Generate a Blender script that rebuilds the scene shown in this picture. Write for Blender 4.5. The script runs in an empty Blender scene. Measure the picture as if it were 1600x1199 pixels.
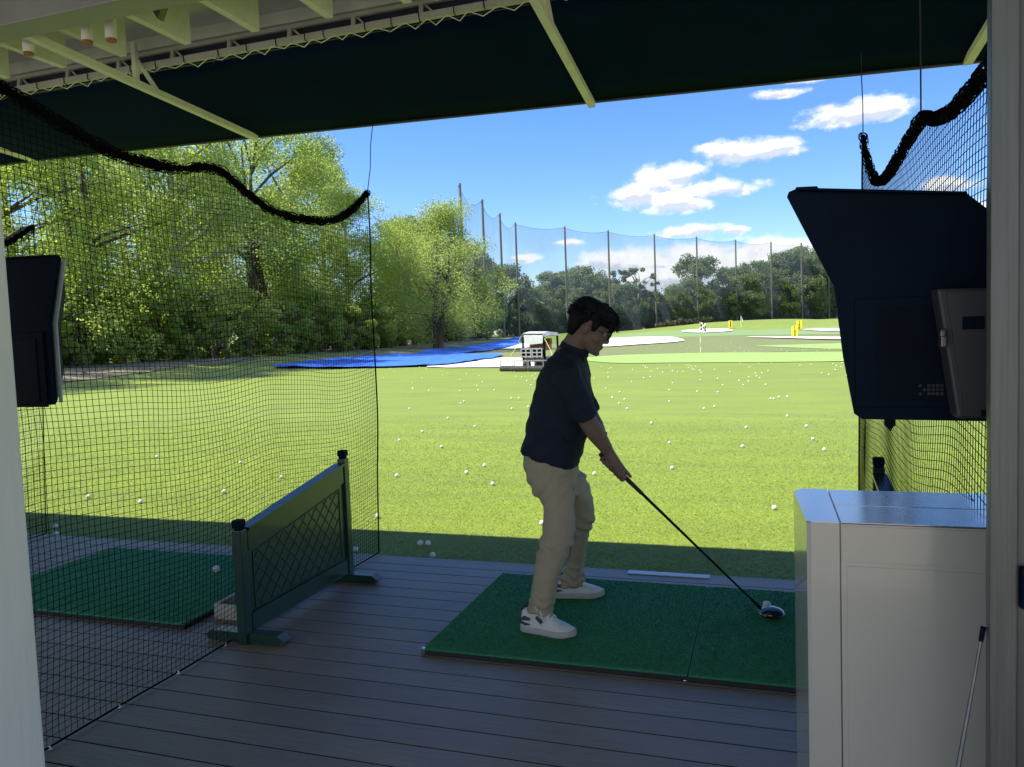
import bpy, bmesh, math, random
import numpy as np
from mathutils import Vector, Matrix, noise as mnoise

S = bpy.context.scene
COL = S.collection
R_ = math.radians

# ------------------------------------------------------------------ camera
CAMH = 1.45
F_PX, CX, CY = 1202.0, 800.0, 599.5
_d = np.array([700.0, 18800.0, 1202.0]); _d /= np.linalg.norm(_d)
_y = np.array([395.0, -90.0, 1202.0]); _y -= _d * _y.dot(_d); _y /= np.linalg.norm(_y)
ROT = np.stack([np.cross(_y, -_d), _y, -_d])          # rows: world X, Y, Z in camera axes
cam = bpy.data.cameras.new("camera")
cam.sensor_width = 36.0
cam.lens = 36.0 * F_PX / 1600.0
cam.clip_start, cam.clip_end = 0.05, 3000.0
cam_ob = bpy.data.objects.new("camera", cam)
COL.objects.link(cam_ob)
m = Matrix.Identity(4)
for i in range(3):
    m[i][0], m[i][1], m[i][2] = ROT[i][0], -ROT[i][1], -ROT[i][2]
m[0][3], m[1][3], m[2][3] = 0.0, 0.0, CAMH
cam_ob.matrix_world = m
S.camera = cam_ob

# ------------------------------------------------------------------ light
SUN_EL = R_(57.0)
SUN_AZ = R_(-111.0)          # measured from +Y towards +X : the sun stands on the left, a little behind
sun_dir = Vector((math.sin(SUN_AZ) * math.cos(SUN_EL), math.cos(SUN_AZ) * math.cos(SUN_EL), math.sin(SUN_EL)))
sun = bpy.data.lights.new("sun", "SUN")
sun.energy, sun.angle, sun.color = 3.6, R_(0.53), (1.0, 0.95, 0.87)
sun_ob = bpy.data.objects.new("sun", sun)
COL.objects.link(sun_ob)
sun_ob.rotation_euler = (-sun_dir).to_track_quat('-Z', 'Y').to_euler()
sun_ob.location = (0, 0, 40)

S.view_settings.view_transform = 'Standard'
S.view_settings.look = 'None'
S.view_settings.gamma = 1.0
S.view_settings.use_curve_mapping = False
S.view_settings.exposure = 1.6
S.cycles.use_denoising = True
S.cycles.max_bounces = 10
S.cycles.diffuse_bounces = 7
S.cycles.transparent_max_bounces = 12
S.cycles.sample_clamp_indirect = 6.0

def ray(u, v):
    c = ROT @ np.array([u - CX, v - CY, F_PX])
    return c / np.linalg.norm(c)

# ------------------------------------------------------------------ node helpers
class NT:
    def __init__(self, tree):
        self.t = tree; self.n = tree.nodes; self.l = tree.links
    def node(self, typ, **kw):
        x = self.n.new(typ)
        for k, v in kw.items(): setattr(x, k, v)
        return x
    def put(self, sock, v):
        if hasattr(v, 'is_output'): self.l.new(v, sock)
        elif v is not None: sock.default_value = v
    def math(self, op, a, b=None, c=None, clamp=False):
        x = self.node('ShaderNodeMath', operation=op, use_clamp=clamp)
        self.put(x.inputs[0], a)
        if b is not None: self.put(x.inputs[1], b)
        if c is not None: self.put(x.inputs[2], c)
        return x.outputs[0]
    def mix(self, f, a, b, mode='MIX'):
        x = self.node('ShaderNodeMix', data_type='RGBA', blend_type=mode)
        self.put(x.inputs[0], f); self.put(x.inputs[6], a); self.put(x.inputs[7], b)
        return x.outputs[2]
    def noise(self, vec, scale, detail=4, rough=0.55, dist=0.0):
        x = self.node('ShaderNodeTexNoise')
        if vec is not None: self.l.new(vec, x.inputs['Vector'])
        x.inputs['Scale'].default_value = scale; x.inputs['Detail'].default_value = detail
        x.inputs['Roughness'].default_value = rough; x.inputs['Distortion'].default_value = dist
        return x.outputs['Fac']
    def ramp(self, f, a, b, interp='LINEAR'):
        x = self.node('ShaderNodeMapRange', interpolation_type='SMOOTHSTEP' if interp == 'S' else 'LINEAR')
        self.put(x.inputs[0], f); x.inputs[1].default_value = a; x.inputs[2].default_value = b
        return x.outputs[0]
    def scale(self, vec, s):
        x = self.node('ShaderNodeVectorMath', operation='MULTIPLY')
        self.l.new(vec, x.inputs[0]); x.inputs[1].default_value = s
        return x.outputs[0]

def c4(c): return (c[0], c[1], c[2], 1.0)

MATS = {}
def mat(name, col, rough=0.6, metal=0.0, var=0.12, vscale=6.0, bump=0.0, bscale=60.0, spec=0.5,
        stretch=(1, 1, 1), coat=0.0, col2=None, detail=4):
    """procedural principled material: two-tone noise colour and a fine noise bump, in object coordinates"""
    if name in MATS: return MATS[name]
    M = bpy.data.materials.new(name); M.use_nodes = True
    k = NT(M.node_tree); b = M.node_tree.nodes['Principled BSDF']
    tc = k.node('ShaderNodeTexCoord').outputs['Object']
    v = k.scale(tc, stretch)
    n = k.noise(v, vscale, detail)
    lo = col2 if col2 else [max(0, x * (1 - var)) for x in col]
    hi = col if col2 else [x * (1 + var) for x in col]
    k.l.new(k.mix(k.ramp(n, 0.32, 0.68), c4(lo), c4(hi)), b.inputs['Base Color'])
    b.inputs['Metallic'].default_value = metal
    b.inputs['Specular IOR Level'].default_value = spec
    b.inputs['Coat Weight'].default_value = coat
    k.l.new(k.math('MULTIPLY_ADD', n, 0.2 * rough, rough * 0.9), b.inputs['Roughness'])
    if bump > 0:
        bp = k.node('ShaderNodeBump'); bp.inputs['Strength'].default_value = bump
        bp.inputs['Distance'].default_value = 0.01
        k.l.new(k.noise(v, bscale, 3), bp.inputs['Height'])
        k.l.new(bp.outputs[0], b.inputs['Normal'])
    MATS[name] = M
    return M

# ------------------------------------------------------------------ sky with clouds (world)
def build_world():
    W = bpy.data.worlds.new("World"); S.world = W; W.use_nodes = True
    k = NT(W.node_tree)
    bg = [n for n in W.node_tree.nodes if n.type == 'BACKGROUND'][0]
    sky = k.node('ShaderNodeTexSky', sky_type='NISHITA')
    sky.sun_disc = False
    sky.sun_elevation = SUN_EL
    sky.sun_rotation = SUN_AZ
    sky.air_density, sky.dust_density, sky.ozone_density = 1.0, 0.05, 2.0
    hs = k.node('ShaderNodeHueSaturation'); hs.inputs['Saturation'].default_value = 1.25
    k.l.new(sky.outputs[0], hs.inputs['Color'])
    tint = k.mix(1.0, hs.outputs[0], (0.80, 0.86, 1.10, 1), 'MULTIPLY')
    d = k.node('ShaderNodeTexCoord').outputs['Generated']
    sp = k.node('ShaderNodeSeparateXYZ'); k.l.new(d, sp.inputs[0])
    az = k.math('ARCTAN2', sp.outputs[0], sp.outputs[1])
    el = k.math('ARCSINE', sp.outputs[2])
    blobs = [(1048, 279, 60, 28), (1005, 307, 70, 25), (1112, 298, 80, 17), (1060, 318, 64, 20),
             (1160, 239, 66, 24), (1216, 232, 42, 18), (1104, 232, 24, 9),
             (1320, 182, 72, 20), (1370, 170, 48, 24),
             (1220, 147, 42, 9), (1262, 126, 36, 6),
             (1075, 362, 74, 13), (1150, 360, 26, 8), (885, 380, 28, 7), (815, 405, 30, 9),
             (1000, 410, 110, 28), (1080, 396, 80, 20), (1120, 424, 190, 52), (1205, 388, 70, 18), (1040, 440, 110, 22),
             (1290, 402, 60, 26), (820, 450, 26, 7), (930, 430, 40, 10),
             (1540, 340, 70, 30), (1600, 190, 40, 22), (1480, 290, 40, 14),
             (300, 120, 120, 40), (1800, 300, 120, 50), (2100, 150, 150, 40), (-300, 200, 160, 50)]
    acc = None; low = None
    puffs = []
    for (u, v, ru, rv) in blobs:
        r0 = ray(u, v)
        puffs.append((math.atan2(r0[0], r0[1]), math.asin(r0[2]), ru / F_PX, rv / F_PX))
    # unseen cloud bank added behind the shelter as white fill light for the bay
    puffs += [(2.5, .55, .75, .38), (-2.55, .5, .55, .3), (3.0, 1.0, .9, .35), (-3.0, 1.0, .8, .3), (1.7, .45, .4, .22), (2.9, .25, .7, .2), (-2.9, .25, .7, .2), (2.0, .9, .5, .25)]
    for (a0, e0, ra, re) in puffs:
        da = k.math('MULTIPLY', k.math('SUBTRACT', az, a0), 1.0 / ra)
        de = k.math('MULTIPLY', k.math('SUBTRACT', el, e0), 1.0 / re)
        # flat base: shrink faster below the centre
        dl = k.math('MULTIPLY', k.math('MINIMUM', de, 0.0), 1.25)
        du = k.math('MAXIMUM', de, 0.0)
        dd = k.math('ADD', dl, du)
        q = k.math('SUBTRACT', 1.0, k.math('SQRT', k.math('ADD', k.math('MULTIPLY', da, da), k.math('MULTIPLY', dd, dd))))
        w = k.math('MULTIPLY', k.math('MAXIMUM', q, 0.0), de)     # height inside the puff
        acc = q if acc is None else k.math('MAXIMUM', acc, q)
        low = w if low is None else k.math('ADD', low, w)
    cv = k.node('ShaderNodeCombineXYZ')
    k.l.new(az, cv.inputs[0]); k.l.new(k.math('MULTIPLY', el, 1.5), cv.inputs[1])
    n1 = k.noise(cv.outputs[0], 30.0, 9, 0.6)
    sh = k.node('ShaderNodeVectorMath', operation='ADD'); k.l.new(cv.outputs[0], sh.inputs[0]); sh.inputs[1].default_value = (-.006, .013, 0)
    n1b = k.noise(sh.outputs[0], 30.0, 9, 0.6)
    n2 = k.noise(cv.outputs[0], 9.0, 3, 0.5)
    f = k.math('ADD', acc, k.math('MULTIPLY', k.math('SUBTRACT', n1, 0.5), 1.8))
    f = k.math('ADD', f, k.math('MULTIPLY', k.math('SUBTRACT', n2, 0.5), 0.5))
    gate = k.ramp(acc, -0.6, 0.05, 'S')
    alpha = k.math('MULTIPLY', k.ramp(f, -0.08, 0.56, 'S'), gate, clamp=True)
    alpha = k.math('MULTIPLY', alpha, 0.95)
    body = k.math('ADD', k.math('MULTIPLY', low, 2.6), k.math('MULTIPLY', k.math('SUBTRACT', n1, n1b), 2.6))
    lit = k.ramp(body, -0.40, 0.20, 'S')
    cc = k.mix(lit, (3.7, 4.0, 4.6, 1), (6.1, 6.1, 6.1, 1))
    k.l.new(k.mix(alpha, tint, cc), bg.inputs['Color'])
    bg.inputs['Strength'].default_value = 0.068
build_world()

# ------------------------------------------------------------------ object helpers
def tag(o, label=None, cat=None, group=None, kind=None):
    if label: o['label'] = label
    if cat: o['category'] = cat
    if group: o['group'] = group
    if kind: o['kind'] = kind
    return o

def thing(name, label, cat, loc=(0, 0, 0), rz=0.0, group=None):
    o = bpy.data.objects.new(name, None); COL.objects.link(o)
    o.empty_display_size = 0.1
    o.location = loc; o.rotation_euler = (0, 0, rz)
    return tag(o, label, cat, group)

def link_mesh(name, me, material, parent=None, smooth=False):
    o = bpy.data.objects.new(name, me); COL.objects.link(o)
    if material:
        for mm in (material if isinstance(material, (list, tuple)) else [material]): me.materials.append(mm)
    if parent: o.parent = parent
    if smooth: me.polygons.foreach_set('use_smooth', [True] * len(me.polygons))
    return o

def copy_tree(o, parent=None):
    c = o.copy(); COL.objects.link(c)
    if parent: c.parent = parent
    for ch in list(o.children): copy_tree(ch, c)
    return c

class MB:
    """collects shapes and links them as one mesh object"""
    def __init__(self): self.v = []; self.f = []; self.mi = []
    def _add(self, vs, fs, mi=0):
        b = len(self.v); self.v += [tuple(map(float, x)) for x in vs]
        self.f += [tuple(b + i for i in q) for q in fs]; self.mi += [mi] * len(fs)
        return self
    def box(self, a, b, mi=0, bev=0.0):
        x0, y0, z0 = a; x1, y1, z1 = b
        x0, x1 = min(x0, x1), max(x0, x1); y0, y1 = min(y0, y1), max(y0, y1); z0, z1 = min(z0, z1), max(z0, z1)
        if bev <= 0:
            vs = [(x0, y0, z0), (x1, y0, z0), (x1, y1, z0), (x0, y1, z0), (x0, y0, z1), (x1, y0, z1), (x1, y1, z1), (x0, y1, z1)]
            return self._add(vs, [(3, 2, 1, 0), (4, 5, 6, 7), (0, 1, 5, 4), (1, 2, 6, 5), (2, 3, 7, 6), (3, 0, 4, 7)], mi)
        bm = bmesh.new(); bmesh.ops.create_cube(bm, size=1.0)
        for q in bm.verts: q.co = Vector((x0 + (q.co.x + .5) * (x1 - x0), y0 + (q.co.y + .5) * (y1 - y0), z0 + (q.co.z + .5) * (z1 - z0)))
        bmesh.ops.bevel(bm, geom=list(bm.edges), offset=bev, segments=2, affect='EDGES', profile=0.6)
        return self.bm(bm, mi)
    def bm(self, bm, mi=0):
        bm.verts.index_update()
        self._add([q.co[:] for q in bm.verts], [[q.index for q in f.verts] for f in bm.faces], mi)
        bm.free(); return self
    def tube(self, pts, r, n=8, mi=0, caps=True, sx=1.0):
        pts = [Vector(p) for p in pts]
        rs = r if isinstance(r, (list, tuple)) else [r] * len(pts)
        rings = []; up = None
        for i, p in enumerate(pts):
            t = (pts[min(i + 1, len(pts) - 1)] - pts[max(i - 1, 0)])
            t = t.normalized() if t.length > 1e-9 else Vector((0, 0, 1))
            if up is None:
                up = Vector((0, 0, 1)) if abs(t.z) < 0.9 else Vector((1, 0, 0))
            a = t.cross(up)
            a = a.normalized() if a.length > 1e-6 else t.orthogonal().normalized()
            b = a.cross(t).normalized(); up = b
            rings.append([p + (a * math.cos(2 * math.pi * j / n) * sx + b * math.sin(2 * math.pi * j / n)) * rs[i] for j in range(n)])
        return self.rings(rings, mi, caps)
    def rings(self, rings, mi=0, caps=True):
        n = len(rings[0]); vs = [p for rg in rings for p in rg]; fs = []
        for i in range(len(rings) - 1):
            for j in range(n):
                a = i * n + j; b = i * n + (j + 1) % n
                fs.append((a, b, b + n, a + n))
        if caps:
            fs.append(tuple(reversed(range(n)))); fs.append(tuple((len(rings) - 1) * n + j for j in range(n)))
        return self._add(vs, fs, mi)
    def sphere(self, c, r, u=16, v=10, mi=0, rot=None):
        rr = r if isinstance(r, (list, tuple)) else (r, r, r)
        vs = []; fs = []
        for i in range(v + 1):
            th = math.pi * i / v
            for j in range(u):
                ph = 2 * math.pi * j / u
                p = Vector((rr[0] * math.sin(th) * math.cos(ph), rr[1] * math.sin(th) * math.sin(ph), rr[2] * math.cos(th)))
                if rot: p = rot @ p
                vs.append(p + Vector(c))
        for i in range(v):
            for j in range(u):
                a = i * u + j; b = i * u + (j + 1) % u
                fs.append((a, a + u, b + u, b))
        return self._add(vs, fs, mi)
    def prism(self, poly, axis, lo, hi, mi=0):
        """poly in the two other axes (order XYZ minus axis), extruded lo..hi"""
        def pt(p, t):
            q = list(p); q.insert(axis, t); return q
        n = len(poly)
        vs = [pt(p, lo) for p in poly] + [pt(p, hi) for p in poly]
        fs = [tuple(reversed(range(n))), tuple(range(n, 2 * n))] + [(i, (i + 1) % n, n + (i + 1) % n, n + i) for i in range(n)]
        return self._add(vs, fs, mi)
    def bar(self, a, b, w, h, mi=0, up=(0, 0, 1)):
        a = Vector(a); b = Vector(b); t = (b - a).normalized(); upv = Vector(up)
        s = t.cross(upv); s = s.normalized() if s.length > 1e-5 else t.orthogonal().normalized()
        q = s.cross(t).normalized()
        vs = [p + s * sx * w / 2 + q * sy * h / 2 for p in (a, b) for (sx, sy) in ((-1, -1), (1, -1), (1, 1), (-1, 1))]
        return self._add(vs, [(3, 2, 1, 0), (4, 5, 6, 7), (0, 1, 5, 4), (1, 2, 6, 5), (2, 3, 7, 6), (3, 0, 4, 7)], mi)
    def mesh(self, name, fix=True):
        me = bpy.data.meshes.new(name); me.from_pydata(self.v, [], self.f)
        me.polygons.foreach_set('material_index', self.mi)
        if fix:
            bm = bmesh.new(); bm.from_mesh(me); bmesh.ops.recalc_face_normals(bm, faces=bm.faces); bm.to_mesh(me); bm.free()
        me.update(); return me
    def build(self, name, material, parent=None, smooth=False, angle=None):
        me = self.mesh(name)
        o = link_mesh(name, me, material, parent, smooth)
        if angle is not None:
            me.polygons.foreach_set('use_smooth', [True] * len(me.polygons))
            bm = bmesh.new(); bm.from_mesh(me)
            for e in bm.edges:
                if len(e.link_faces) == 2 and e.calc_face_angle(0) > R_(angle): e.smooth = False
            bm.to_mesh(me); bm.free()
        return o

def np_mesh(name, verts, quads):
    me = bpy.data.meshes.new(name)
    verts = np.ascontiguousarray(verts, dtype=np.float32); quads = np.ascontiguousarray(quads, dtype=np.int32)
    me.vertices.add(len(verts)); me.vertices.foreach_set('co', verts.ravel())
    k = quads.shape[1]
    me.loops.add(quads.size); me.loops.foreach_set('vertex_index', quads.ravel())
    me.polygons.add(len(quads))
    me.polygons.foreach_set('loop_start', np.arange(0, quads.size, k, dtype=np.int32))
    me.polygons.foreach_set('loop_total', np.full(len(quads), k, dtype=np.int32))
    me.update(calc_edges=True); me.validate()
    return me

def bake_mods(o):
    dg = bpy.context.evaluated_depsgraph_get()
    me = bpy.data.meshes.new_from_object(o.evaluated_get(dg))
    o.modifiers.clear(); o.data = me
    me.polygons.foreach_set('use_smooth', [True] * len(me.polygons))

def remesh(o, vox, smooth_it=4, fac=0.5):
    r = o.modifiers.new('r', 'REMESH'); r.mode = 'VOXEL'; r.voxel_size = vox
    s = o.modifiers.new('s', 'SMOOTH'); s.iterations = smooth_it; s.factor = fac
    bake_mods(o)

def fbm(p, s, oct=3):
    return mnoise.fractal(Vector(p) * s, 1.0, 2.0, oct)

def P(u, v, y):
    r = ray(u, v); t = y / r[1]
    return Vector((r[0] * t, y, CAMH + r[2] * t))

# ------------------------------------------------------------------ terrain
def sst(a, b, x):
    t = min(1.0, max(0.0, (x - a) / (b - a))); return t * t * (3 - 2 * t)
LAWN_Z = -0.11
def gz(x, y):
    z = LAWN_Z
    z += 0.75 * sst(-21, -35, x) * sst(12, 22, y)
    z += 0.035 * math.sin(x * 0.21 + 1.0) * math.sin(y * 0.17) * sst(9, 30, y)
    rise = sst(64, 150, y)
    z += rise * (0.7 + 1.5 * sst(-40, -8, x))
    # mounds round the far greens
    for (mx, my, sx, sy, h) in ((-6, 112, 9, 7, 0.8), (3, 118, 8, 8, 0.6), (13, 104, 8, 8, 1.2), (-18, 106, 10, 7, 0.25)):
        z += h * math.exp(-((x - mx) / sx) ** 2 - ((y - my) / sy) ** 2)
    return z
def at(u, v):
    """where the sight line through a pixel of the photograph meets the ground"""
    r = ray(u, v); t = 3.0; o = np.array([0, 0, CAMH])
    while t < 400:
        p = o + r * t
        if p[2] <= gz(p[0], p[1]):
            lo, hi = t - max(0.02, t * 0.01), t
            for _ in range(30):
                mid = (lo + hi) / 2; q = o + r * mid
                if q[2] <= gz(q[0], q[1]): hi = mid
                else: lo = mid
            q = o + r * hi
            return Vector((q[0], q[1], gz(q[0], q[1])))
        t += max(0.02, t * 0.01)
    p = o + r * 200
    return Vector((p[0], p[1], gz(p[0], p[1])))

def turf_mat(name, a, b, c, speck=1.0):
    M = bpy.data.materials.new(name); M.use_nodes = True
    k = NT(M.node_tree); bs = M.node_tree.nodes['Principled BSDF']
    g = k.node('ShaderNodeNewGeometry').outputs['Position']
    big = k.noise(g, 0.16, 4); midn = k.noise(k.scale(g, (0.35, 1.6, 1)), 1.1, 5, 0.6)
    fine = k.noise(g, 95.0, 2, 0.7); fine2 = k.noise(g, 34.0, 3, 0.7)
    col = k.mix(k.ramp(big, 0.3, 0.7), c4(a), c4(b))
    col = k.mix(k.math('MULTIPLY', k.ramp(midn, 0.40, 0.66), 0.8), col, c4(c))
    sp = k.math('ADD', k.math('MULTIPLY', fine, 0.6), k.math('MULTIPLY', fine2, 0.4))
    dk = k.mix(1.0, col, (0.58, 0.64, 0.5, 1), 'MULTIPLY')
    lt = k.mix(1.0, col, (1.38, 1.33, 1.5, 1), 'MULTIPLY')
    col = k.mix(k.ramp(sp, 0.5 - 0.16 / speck, 0.5 + 0.16 / speck), dk, lt)
    k.l.new(col, bs.inputs['Base Color'])
    bs.inputs['Roughness'].default_value = 0.75
    bs.inputs['Specular IOR Level'].default_value = 0.25
    bs.inputs['Sheen Weight'].default_value = 0.15
    bp = k.node('ShaderNodeBump'); bp.inputs['Strength'].default_value = 0.7; bp.inputs['Distance'].default_value = 0.02
    k.l.new(sp, bp.inputs['Height']); k.l.new(bp.outputs[0], bs.inputs['Normal'])
    MATS[name] = M
    return M

M_LAWN = turf_mat('lawn_turf', (0.169, 0.230, 0.006), (0.145, 0.205, 0.006), (0.124, 0.166, 0.008))
M_ROUGH = turf_mat('rough_grass', (0.135, 0.16, 0.035), (0.12, 0.148, 0.03), (0.148, 0.156, 0.045))
M_GREEN = turf_mat('green_turf', (0.235, 0.36, 0.07), (0.225, 0.345, 0.066), (0.21, 0.325, 0.066), 0.5)
M_FAIR = turf_mat('fairway_turf', (0.16, 0.245, 0.07), (0.145, 0.228, 0.064), (0.156, 0.225, 0.078), 0.6)
M_EARTH = turf_mat('bare_earth', (0.22, 0.17, 0.12), (0.17, 0.14, 0.09), (0.14, 0.13, 0.05), 0.7)
M_SAND = mat('bunker_sand', (0.66, 0.63, 0.57), 0.9, var=0.1, vscale=1.5, bump=0.3, bscale=20)

def build_ground():
    def axis(segs):
        out = []
        for a, b, s in segs: out += list(np.arange(a, b - 1e-6, s))
        return np.array(out + [segs[-1][1]])
    xs = axis([(-600, -120, 40), (-120, -50, 5), (-50, -16, 1.0), (-16, 12, 1.0), (12, 40, 2), (40, 120, 8), (120, 600, 40)])
    ys = axis([(-300, -20, 40), (-20, 4, 4), (4, 60, 1.0), (60, 130, 1.5), (130, 180, 4), (180, 300, 12), (300, 1500, 80)])
    v = [(x, y, gz(x, y)) for y in ys for x in xs]
    nx = len(xs)
    q = [(j * nx + i, j * nx + i + 1, (j + 1) * nx + i + 1, (j + 1) * nx + i) for j in range(len(ys) - 1) for i in range(nx - 1)]
    o = link_mesh('lawn', np_mesh('lawn', v, q), M_LAWN, smooth=True)
    tag(o, kind='structure')
build_ground()

def build_blades():
    rng = np.random.default_rng(77); n = 230000
    y = 4.57 + 9.5 * (1 - np.sqrt(1 - rng.random(n))); x = rng.uniform(-1, 1, n) * (1.6 + y * .62) - y * .40
    z = np.array([gz(a_, b_) for a_, b_ in zip(x, y)]); a = rng.uniform(0, 6.283, n); w = .0018 + .00035 * (y - 4.5)
    h = rng.uniform(.004, .011, n); p = np.stack([x, y, z], 1)
    d = np.stack([np.cos(a) * w, np.sin(a) * w, 0 * w], 1); ln = rng.normal(0, .014, (n, 2))
    tip = p + np.stack([ln[:, 0], ln[:, 1], h], 1)
    V = np.stack([p - d, p + d, tip + d * .4, tip - d * .4], 1).reshape(-1, 3)
    M = bpy.data.materials.new('turf_blades'); M.use_nodes = True
    k = NT(M.node_tree); bs = M.node_tree.nodes['Principled BSDF']
    isl = k.node('ShaderNodeNewGeometry').outputs['Random Per Island']
    c = k.mix(k.ramp(isl, 0, .75), (.16, .225, .006, 1), (.215, .29, .009, 1)); c = k.mix(k.ramp(isl, .75, 1.0), c, (.31, .39, .03, 1))
    k.l.new(c, bs.inputs['Base Color']); bs.inputs['Roughness'].default_value = .5; bs.inputs['Specular IOR Level'].default_value = .3
    o = link_mesh('turf_blades', np_mesh('turf_blades', V, np.arange(4 * n).reshape(-1, 4)), M)
    tag(o, 'short turf blades on the lawn in front of the deck', 'grass', kind='stuff')
build_blades()

def patch(name, pix, material, lift, kind='structure', n=10, dome=0.0, wob=0.0, seed=1, world=False, label=None, cat=None):
    """a sheet draped on the ground; outline points are where sight lines meet the ground, or world x, y"""
    pts = [Vector((p[0], p[1], 0)) if world else at(*p) for p in pix]
    # round the outline a little
    out = []
    for i in range(len(pts)):
        a, b, c_, d_ = pts[i - 1], pts[i], pts[(i + 1) % len(pts)], pts[(i + 2) % len(pts)]
        for s in range(6):
            t = s / 6.0
            out.append(0.5 * ((2 * b) + (c_ - a) * t + (2 * a - 5 * b + 4 * c_ - d_) * t * t + (3 * b - a - 3 * c_ + d_) * t ** 3))
    c = sum(out, Vector()) / len(out)
    v = [(c.x, c.y, gz(c.x, c.y) + lift + dome)]; f = []
    m_ = len(out)
    for k in range(1, n + 1):
        t = k / n
        for i, p in enumerate(out):
            q = c.lerp(p, t)
            w = wob * fbm((q.x * 0.9 + seed, q.y * 0.9, 0.0), 0.6) if k == n else 0.0
            q = q + (p - c).normalized() * w
            zz = dome * (1 - t * t)
            v.append((q.x, q.y, gz(q.x, q.y) + lift + zz))
    for i in range(m_): f.append((0, 1 + i, 1 + (i + 1) % m_))
    for k in range(n - 1):
        for i in range(m_):
            a = 1 + k * m_ + i; b = 1 + k * m_ + (i + 1) % m_
            f.append((a, a + m_, b + m_, b))
    me = bpy.data.meshes.new(name); me.from_pydata(v, [], f); me.update()
    o = link_mesh(name, me, material, smooth=True)
    tag(o, label, cat, kind=kind)
    return o

patch('bounce_apron', [(-40, -50), (35, -50), (35, -6.4), (-40, -6.4)], mat('bounce_pale', (.50, .46, .40), .9, var=.12, vscale=.8), 0.02, world=True, n=6)  # unseen pale ground added behind the shelter to bounce light into the bay
# rough between the greens, greens, bunkers
patch('rough', [(-28, 49), (-14, 46.5), (0, 45.5), (12, 44), (24, 50), (24, 90), (6, 96), (-12, 92), (-26, 88), (-34, 70)], M_ROUGH, 0.012, world=True, wob=0.5, n=24)
patch('putting_green', [(905, 562), (960, 568), (1060, 567.5), (1180, 567), (1330, 565), (1430, 558), (1330, 551.5), (1200, 551.5), (1080, 552.5), (960, 556)], M_GREEN, 0.026, wob=0.15, n=16)
patch('putting_green', [(1182, 541), (1230, 543.5), (1300, 546), (1400, 545), (1400, 536), (1300, 537.5), (1230, 539.5)], M_GREEN, 0.03, n=12)
patch('fairway', [(950, 530), (1060, 527.5), (1150, 525), (1320, 523), (1420, 520), (1400, 512), (1250, 513), (1130, 516), (1040, 518), (960, 524)], M_FAIR, 0.03, n=16)
patch('sand_bunker', [(905, 538), (940, 543), (1000, 539.5), (1062, 535), (1066, 531.5), (1045, 527.5), (980, 528.5), (920, 532)], M_SAND, 0.10, wob=0.25)
patch('sand_bunker', [(1068, 520), (1100, 521), (1142, 518.5), (1138, 515.5), (1100, 515.5), (1070, 517.5)], M_SAND, 0.12)
patch('sand_bunker', [(1166, 528), (1230, 530), (1300, 532), (1390, 532), (1390, 528), (1300, 528.5), (1230, 527.6)], M_SAND, 0.12)
patch('sand_bunker', [(1255, 516.5), (1300, 519), (1400, 521), (1400, 515.5), (1300, 515)], M_SAND, 0.12)
patch('sand_bunker', [(672, 574), (720, 575.5), (800, 574.5), (880, 571), (900, 564), (850, 561), (780, 560.5), (720, 563.5), (690, 568)], M_SAND, 0.05, wob=0.3)
patch('sand_bunker', [(760, 545), (800, 546), (840, 541), (850, 535), (820, 534.5), (785, 539)], M_SAND, 0.06, wob=0.2)
patch('dirt_strip', [(-27, 21), (-27.5, 26), (-29.5, 34), (-30, 40), (-34, 44), (-40, 46), (-44, 30), (-40, 20), (-33, 18)], M_EARTH, 0.03, world=True, wob=0.8, n=16)
patch('dirt_strip', [(-32, 50), (-31, 62), (-33, 80), (-35, 100), (-37, 118), (-48, 118), (-46, 80), (-44, 50), (-38, 44)], M_EARTH, 0.03, world=True, wob=0.8, n=16)

# ------------------------------------------------------------------ common materials
M_WHITE = mat('white_paint', (0.62, 0.63, 0.60), 0.5, var=0.05, vscale=14, bump=0.08, bscale=120)
M_STEEL = mat('brushed_steel', (0.115, 0.12, 0.11), 0.42, metal=0.3, var=0.16, vscale=9, bump=0.12, bscale=40, stretch=(14, 14, 0.35))
M_CAB = mat('cabinet_paint', (0.47, 0.46, 0.395), 0.24, metal=0.1, var=0.03, vscale=3, bump=0.015, bscale=8, coat=0.5)
M_SEAM = mat('dark_seam', (0.02, 0.022, 0.022), 0.7)
M_BLACK = mat('black_plastic', (0.003, 0.008, 0.018), 0.55, spec=0.05, var=0.2, vscale=5, bump=0.05, bscale=300)
M_SCREEN = mat('screen_glass', (0.0025, 0.006, 0.013), 0.5, var=0.1, spec=0.05)
M_GREYBOX = mat('grey_plastic', (0.028, 0.030, 0.034), 0.5, var=0.08, vscale=4, bump=0.04, bscale=200)
M_RUBBER = mat('black_rubber', (0.02, 0.02, 0.022), 0.75, bump=0.2)
M_NET = mat('net_cord', (0.003, 0.004, 0.0035), 0.9, spec=0.05, var=0.2)
M_CANVAS = mat('awning_canvas', (0.003, 0.0135, 0.034), 0.85, var=0.18, vscale=2.5, bump=0.2, bscale=220, spec=0.02)
M_ALU = mat('cream_aluminium', (0.74, 0.73, 0.60), 0.5, var=0.07, vscale=9, bump=0.05)
M_DKGREEN = mat('green_paint', (0.010, 0.044, 0.029), 0.3, var=0.12, vscale=5, bump=0.08, bscale=60, coat=0.25)
M_ALU2 = mat('grey_aluminium', (0.42, 0.43, 0.38), 0.5, var=0.07, vscale=9)
M_LATT = mat('lattice_paint', (0.008, 0.028, 0.02), 0.45)
M_CHROME = mat('steel_chrome', (0.6, 0.6, 0.6), 0.18, metal=1.0, var=0.05)

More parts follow.
